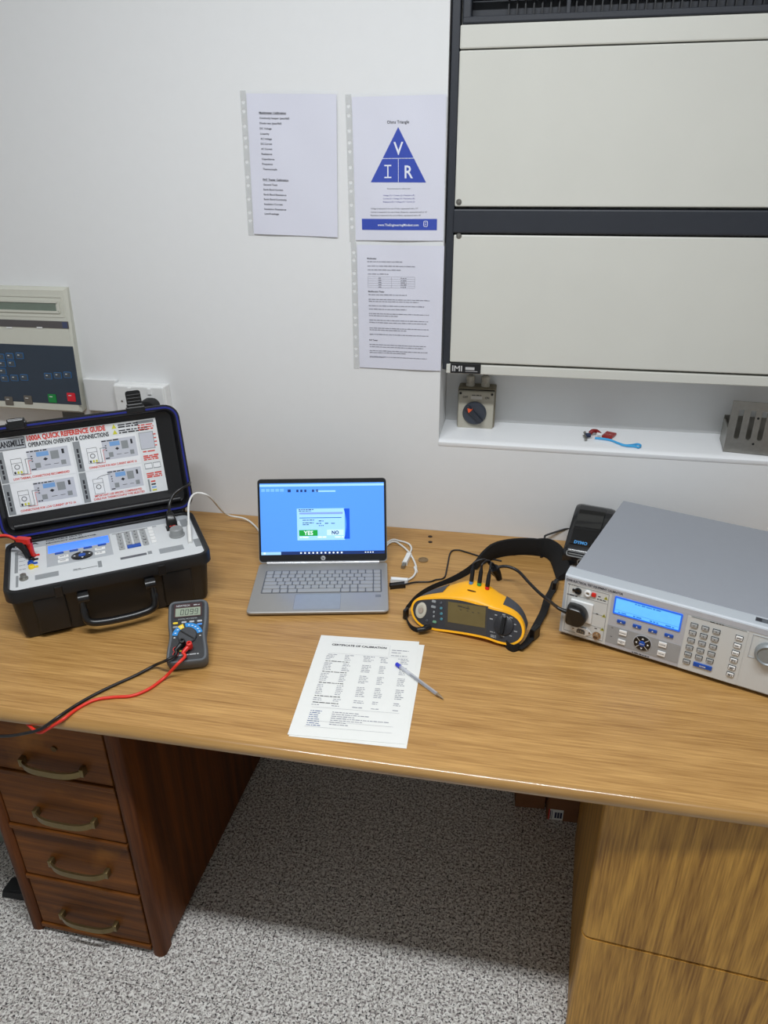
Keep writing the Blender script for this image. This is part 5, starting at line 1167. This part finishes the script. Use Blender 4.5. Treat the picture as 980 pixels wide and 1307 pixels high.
for k in range(4): g.poly([(.0026, 0), (-.0016, .0026), (-.0016, -.0026)], .0052, FQ @ T(c.x, c.y, 0) @ RZ(k*pi/2) @ T(.0115, 0, 0)); g.quad(.0065, .0168, -.0005, .0005, .0051, FQ @ T(c.x, c.y, 0) @ RZ(k*pi/2+pi/4))
g.build('arrows', WHITE, nv); lw.text('MENU', c.x, c.y-.001, .0022, None, .0072, FQ, 'c', .02)
g = Flat()
for x, y in ((572, 563), (562, 640)): p = I_(x, y); g.quad(p.x-.002, p.x+.002, p.y-.0006, p.y+.0006, .0026, FQ)
g.build('indicator_marks', INK, t)
# keypad block
kx0, kx1 = dx1+.001, J_(812, 460).x; fbox('keypad_field', FPL, V((kx0, yb)), V((kx1, tbY-.002)), .0012, .0022)
a = J_(262, 325); g = Flat(); y = J_(400, 350).y; g.quad(kx0+.006, kx1-.003, y-.0009, y+.0009, .0026, FQ); g.build('keypad_rule', PAN3, t)
g = Flat(); p = J_(525, 390); g.words(p.x-.012, y-.001, .024, .003, .0028, FQ); g.build('keypad_heading', INK, t)
grid = [[(320, 399), (417, 427), (516, 455)], [(307, 468), (404, 495), (503, 522)], [(294, 536), (393, 562), (492, 589)], [(284, 600), (381, 627), (480, 655)], [(272, 662), (370, 688), (468, 716)], [(261, 724)]]
txt = [['7', '8', '9'], ['4', '5', '6'], ['1', '2', '3'], ['C', '0', '.'], ['EXP', '+/-', 'SET'], ['SHIFT']]
ux = [sum(J_(*grid[j][i]).x for j in range(5))/5 for i in range(3)]; uy = [sum(J_(*p).y for p in r)/len(r) for r in grid]
KF = mat('key_bezel_dark', (52, 54, 56), .5)
for j in range(6):
    for i in range(len(grid[j])):
        x, y = ux[i], uy[j]
        g = G(); g.box(x-.0068, x+.0068, y-.0046, y+.0046, .002, .0032, 0, FQ); kz_ = g.build('key_surround', KF, t)
        g = G(); g.box(x-.0058, x+.0058, y-.0037, y+.0037, .003, .0056, .0008, FQ); g.build('key', KGR, t)
        s_ = txt[j][i]; lk.text(s_, x, y-.0014, .003 if len(s_) == 1 else .002, None if len(s_) == 1 else .008, .0058, FQ, 'c', .02)
x0, x1 = J_(325, 730).x, J_(492, 790).x; y = uy[5]+.0005; g = G(); g.box(ux[1]-.0075, ux[2]+.007, y-.0046, y+.0046, .002, .0055, .001, FQ); g.build('enter_key', BLU, t); lw.text('ENTER', (ux[1]+ux[2])/2, y-.0014, .0028, None, .0058, FQ, 'c', .03)
sd = [(718, 510), (706, 580), (690, 645), (677, 710), (664, 777), (650, 838)]; mxs = sum(J_(*p).x for p in sd)/6
for k, p in enumerate(sd):
    y = J_(*p).y; g = G(); g.box(mxs-.0068, mxs+.0068, y-.0046, y+.0046, .002, .0032, 0, FQ); g.build('key_surround', KF, t); g = G(); g.box(mxs-.0059, mxs+.0059, y-.0038, y+.0038, .003, .0056, .0008, FQ); g.build('side_key', KW, t)
    if k < 3: lk.words(mxs-.0045, y-.001, .009, .0026, .0058, FQ)
    else: lk.words(mxs-.004, y+.0002, .008, .0022, .0058, FQ); lk.words(mxs-.004, y-.0024, .008, .0022, .0058, FQ)
lw.build('white_legends', WHITE, t); lk.build('dark_legends', INK, t)
# knob area
rx0 = J_(845, 500).x; g = G(); o_ = rrect(rx0, IW_-.01, J_(830, 690).y, J_(860, 485).y, .001, 2); g.ring(o_, inset(o_, .0009), .0012, .0022, FQ); g.build('knob_frame', PAN2, t)
c = J_(985, 655); g = G(); g.lathe([(.0235, .001), (.023, .010), (.020, .014), (.0185, .014), (.0165, .012), (0, .012)], 32, FQ @ T(c.x, c.y, 0)); g.build('rotary_knob', mat('knob_silver', (140, 146, 148), .35, .2), t, smooth=30)
p = J_(905, 335); g = G(); bmf = frame((0, .012, .008+BH+.0022), (1, 0, 0), (0, .017, .0035)); q = uv(cj(870, 345), IMx @ bmf); g.box(q.x, q.x+.05, q.y-.006, q.y+.004, 0, .0006, 0, bmf); bd = g.build('maker_badge', mat('badge_slate', (88, 92, 98), .4), t)
g = Flat(); g.quad(q.x+.001, q.x+.011, q.y-.0052, q.y+.0032, .0009, bmf); g.build('badge_mark', INK, bd)
# connector field (left)
fx1 = I_(555, 300).x; g = G(); o_ = rrect(xl+.004, fx1-.003, yb+.006, tbY-.004, .001, 2); g.ring(o_, inset(o_, .0007), .0012, .0019, FQ)
for y in (I_(300, 285).y-.002, I_(420, 440).y, I_(420, 555).y): g.box(xl+.006, fx1-.005, y-.0003, y+.0003, .0012, .0017, 0, FQ)
g.build('field_lines', PAN3, t)
p = I_(258, 235); g = G(); g.lathe([(.0075, .001), (.0075, .004), (.0055, .005), (.005, .002), (0, .002)], 18, FQ @ T(p.x+.002, p.y, 0)); g.box(p.x-.010, p.x, p.y-.003, p.y+.003, .001, .004, .001, FQ); g.build('earth_terminal', BLKS, t, smooth=35)
p = I_(355, 257); g = G(); g.lathe([(.0072, .001), (.0072, .005), (.006, .006), (.004, .006), (.0035, .003), (0, .003)], 18, FQ @ T(p.x, p.y, 0)); g.build('white_terminal', WHITE, t, smooth=35)
g = G(); g.lathe([(.0042, .003), (.0042, .0034)], 12, FQ @ T(p.x, p.y, 0)); g.build('terminal_centre', STEEL, t)
p = I_(408, 270); g = G(); g.box(p.x-.0045, p.x+.0045, p.y-.0048, p.y+.0048, .001, .005, .0015, FQ); g.build('red_terminal', RED, t)
a, b = I_(180, 500), I_(400, 345); sq0, sq1 = V((I_(195, 400).x, I_(380, 528).y)), V((I_(400, 400).x, I_(205, 300).y)); fbox('mains_outlet', WHITE, sq0, sq1, .001, .006, .0015)
p = I_(295, 588); g = G(); g.prism(rrect(p.x-.0125, p.x+.0125, p.y-.0085, p.y+.0085, .003, 3), .001, .006, FQ); g.prism([(p.x-.022, p.y), (p.x-.0125, p.y+.0085), (p.x+.0125, p.y+.0085), (p.x+.022, p.y), (p.x+.0125, p.y-.0085), (p.x-.0125, p.y-.0085)], .001, .003, FQ); il = g.build('mains_inlet', WHITE, t)
g = G(); g.prism([(p.x-.009, p.y-.0055), (p.x+.009, p.y-.0055), (p.x+.009, p.y+.002), (p.x+.006, p.y+.0055), (p.x-.006, p.y+.0055), (p.x-.009, p.y+.002)], .0061, .0064, FQ); g.build('inlet_recess', mat('recess_grey', (96, 96, 96), .5), il)
g = G()
for x in (-.005, 0, .005): g.box(p.x+x-.0009, p.x+x+.0009, p.y-.002+(.002 if x == 0 else 0), p.y+.002+(.002 if x == 0 else 0), .0062, .0085, 0, FQ)
g.build('inlet_pins', STEEL, il)
for x in (-.0175, .0175): g = G(); g.lathe([(.0022, .003), (.002, .0038), (0, .004)], 10, FQ @ T(p.x+x, p.y, 0)); g.build('screw', STEEL, il)
p = I_(432, 632); g = G(); g.lathe([(.0085, .001), (.0085, .003), (.006, .0035), (.006, .011), (.0045, .0115), (.004, .006), (0, .006)], 16, FQ @ T(p.x, p.y, 0)); g.build('coaxial_connector', mat('bnc_nickel', (176, 150, 120), .3, .8), t, smooth=30)
g = Flat()
for x, y in ((515, 303), (497, 460), (482, 580)): p = I_(x, y); g.poly([(p.x-.0045, p.y-.0035), (p.x+.0045, p.y-.0035), (p.x, p.y+.0045)], .0016, FQ)
g.build('warning_triangles', mat('warn_yellow', (188, 186, 60), .5), t)
g = Flat()
for x, y, w_ in ((178, 170, .022), (168, 262, .022), (445, 285, .006), (435, 308, .018), (425, 440, .006), (412, 568, .006)): p = I_(x, y); g.words(p.x, p.y-.001, w_, .0026, .0017, FQ)
for x, y in ((515, 303), (497, 460), (482, 580)): p = I_(x, y); g.quad(p.x-.0007, p.x+.0007, p.y-.0022, p.y+.002, .0019, FQ)
g.build('field_print', INK, t)
g = Flat(); p = I_(825, 800); g.words(p.x-.018, yb+.0015, .036, .003, .0022, FQ); g.build('footer_print', INK, t)
# plug of the test lead in the outlet (child of the lead set)
pp0, pp1 = I_(165, 430), I_(372, 430)
pcx, pcy = (I_(165, 430).x+I_(372, 420).x)/2, (I_(250, 308).y+I_(250, 520).y)/2
pw = (I_(372, 420).x-I_(165, 430).x)/2*.88; ph = (I_(250, 308).y-I_(250, 520).y)/2*.80
MP = IT @ IMx @ FQ
po_ = [(-1, -.75), (-1, .75), (-.8, .98), (-.3, 1.0), (.35, .92), (.8, .6), (1.0, .15), (1.0, -.25), (.75, -.75), (.3, -1), (-.5, -1.0), (-.85, -.95)]
po_ = [(p.x, p.y) for p in catmull([(x, y, 0) for x, y in po_]+[(*po_[0], 0)], 3)[:-1]]
ring_ = lambda s, z: [(pcx+x*pw*s+.002, pcy+y*ph*s+.000, z) for x, y in po_]
g = G(); g.loft([ring_(.93, .0062), ring_(1, .009), ring_(1, .022), ring_(.95, .028), ring_(.82, .031)], MP); g.build('mains_plug', BLKS, tp_, smooth=40)
ex = pcx-pw+.002; g = G(); g.tube([(ex+.006, pcy+.0, .016), (ex-.008, pcy+.001, .016), (ex-.022, pcy+.004, .016)], lambda q: .006-.0025*q, 10, 5, MP); g.build('strain_relief', BLKS, tp_, smooth=50)
es = MP @ V((ex-.02, pcy+.0035, .016))
dzl = lambda px, z: IT @ DZ(px, z)
ct = crop(580, 660, 6.125)
g = G(); g.tube([jn+V((.006, .008, -.018)), dzl(ct(290, 425), .05), dzl(ct(350, 390), .055), dzl(ct(420, 388), .055), dzl(ct(500, 425), .05), dzl(ct(580, 510), .045), dzl(ct(660, 590), .045), dzl(ct(740, 655), .045), es], .0038, 10, 7); g.build('lead_cord', BLKC, tp_, smooth=60)
# ================================================================== strap of the tester
sp = thing('tester_strap', 'black padded carrying strap looped behind the yellow tester', 'strap', T(mid.x, mid.y, ZD)); I0 = T(-mid.x, -mid.y, -ZD)
def pxs(L, z=0): return [onz(p, ZD+z) for p in L]
g = G(); ribbon(g, pxs([(606, 727), (612, 722), (622, 716.5), (634, 711.5), (650, 708.5), (668, 707.5), (684, 708.5), (696, 711), (703, 717), (707, 728), (711, 741)], .001), lambda q: (.030+.022*min(1, q*5) if q < .85 else .052-.012*(q-.85)/.15, -.15 if q < .6 else -.15+1.0*(q-.6)/.4), .013, I0, 6); g.build('shoulder_pad', BLKM, sp, smooth=50)
g = G(); ribbon(g, pxs([(704, 742), (700, 753), (694, 764), (689, 780), (678, 801), (669, 818), (657, 828)], .002), lambda q: (.020, 1.15), .003, I0, 6); g.build('webbing', BLKM, sp, smooth=50)
g = G(); ribbon(g, pxs([(662, 830), (655, 832), (648, 829), (643, 823), (640, 820)], .001), .018, .003, I0, 5); g.build('lower_loop', BLKM, sp, smooth=50)
a = DZ((682, 813), .004); g = G(); g.box(-.013, .013, -.006, .006, 0, .028, .002, I0 @ T(a.x, a.y, ZD+.001) @ RZ(radians(60))); g.build('slide_buckle', BLKS, sp)
a = DZ((708, 752), .004); g = G(); g.box(-.012, .012, -.005, .005, 0, .026, .002, I0 @ T(a.x, a.y, ZD+.001) @ RZ(radians(75))); g.build('slide_buckle', BLKS, sp)
g = G(); ribbon(g, pxs([(611, 723), (598, 733), (580, 742), (560, 749), (545, 756), (532, 765), (523, 775), (518, 783), (520, 795), (526, 804), (535, 807), (543, 803)], .001), lambda q: (.026-.013*min(1, q*4), -.1), .003, I0, 6); g.build('left_webbing', BLKM, sp, smooth=50)
g = G(); a = DZ((541, 806), .002); g.tube([I0 @ DZ((533, 804), .012), I0 @ DZ((541, 803), .014), I0 @ DZ((549, 800), .014)], .006, 8, 4); g.build('left_buckle', BLKS, sp, smooth=50)
a = DZ((518, 780), .02); g = G(); g.box(-.008, .008, -.004, .004, -.018, .006, .002, I0 @ T(*a) @ RZ(1.2)); g.build('side_buckle', BLKS, sp)
# ================================================================== label printer
da = radians(-14); DO = DZ((716, 732)); DMx = T(DO.x-.002, DO.y+.004, ZD) @ RZ(da)
t = thing('label_printer', 'black label printer against the wall behind the grey calibrator', 'printer', DMx)
DW = .097
prof = [(.012, 0), (.004, .006), (.0, .045), (.004, .062), (.010, .069), (.03, .081), (.06, .100), (.09, .116), (.115, .128), (.135, .132), (.15, .128), (.162, .115), (.168, .09), (.17, .0)]
def xs_(f): return .006*(1-f)
secs = [(0.0, .010), (.004, .004), (.012, 0), (DW-.012, 0), (DW-.004, .004), (DW, .010)]
g = G(); g.loft([[(x, .085+(y-.085)*(1-i_*4), z*(1-i_*3.0)) for y, z in prof] for x, i_ in secs]); g.build('housing', mat('printer_black', (24, 25, 28), .22, coat=.3), t, smooth=40)
# gloss lid outline (raised cover)
def ptop(y):
    for (y0, z0), (y1, z1) in zip(prof[4:10], prof[5:11]):
        if y0 <= y <= y1: return z0+(z1-z0)*(y-y0)/(y1-y0)
    return prof[9][1]
ys = [.02+.01*k for k in range(12)]
g = G(); g.loft([[(.010, y, ptop(y)-.001), (.012, y, ptop(y)+.0022), (DW-.022, y, ptop(y)+.0022), (DW-.020, y, ptop(y)-.001)] for y in ys]); g.build('cover', mat('printer_gloss', (16, 17, 19), .12, coat=.5), t, smooth=30)
g = Flat(); Td = frame((0, .024, ptop(.024)+.0026), (1, 0, 0), (0, .03, ptop(.054)-ptop(.024))); g.text('DYMO', .037, -.003, .0085, .032, .0004, Td, 'c', .04); g.build('blue_lettering', mat('printer_blue', (70, 150, 214), .4), t)
Fr = frame((0, .0005, .049), (1, 0, 0), (0, .0095, .022))
g = G(); o_ = rrect(.008, DW-.008, .002, .017, .006, 4); g.ring(o_, inset(o_, .0032), -.001, .0015, Fr); sl = g.build('slot_frame', mat('printer_silver', (160, 162, 162), .3, .6), t)
g = G(); g.box(.014, DW-.014, .0085, .0108, .0003, .003, 0, Fr); g.build('feed_lip', MATS['printer_silver'], sl)
Fb = frame((0, -.0003, .012), (1, 0, 0), (0, -.0005, .022))
g = G(); g.lathe([(.0088, -.001), (.0088, .0015), (.0065, .002), (.0065, .0010), (0, .0012)], 22, frame((0, -.0004, .0), (1, 0, 0), (0, .0, 1)) @ T(.046, .041, 0)); g.build('button_ring', MATS['printer_silver'], t, smooth=30)
g = G(); g.lathe([(.006, 0), (.006, .002), (0, .0024)], 18, frame((0, -.0004, 0), (1, 0, 0), (0, 0, 1)) @ T(.046, .041, 0)); g.build('feed_button', BLKS, t, smooth=30)
g = Flat(); g.text('LabelWriter', .010, .024, .0062, .040, .0012, frame((0, .0006, 0), (1, 0, 0), (0, -.0022, .024)), bold=.01); g.build('white_lettering', WHITE, t)
cable('printer_cord', 'thin black cord running from the label printer down behind the strap', [DMx @ V((.02, .17, .03)), DMx @ V((-.004, .185, .04)), ony((700, 682), -.015), ony((695, 686), -.02), DZ((695, 694), .004), DZ((694, 708), .003), DZ((690, 711), .003)], .0026, BLKC)
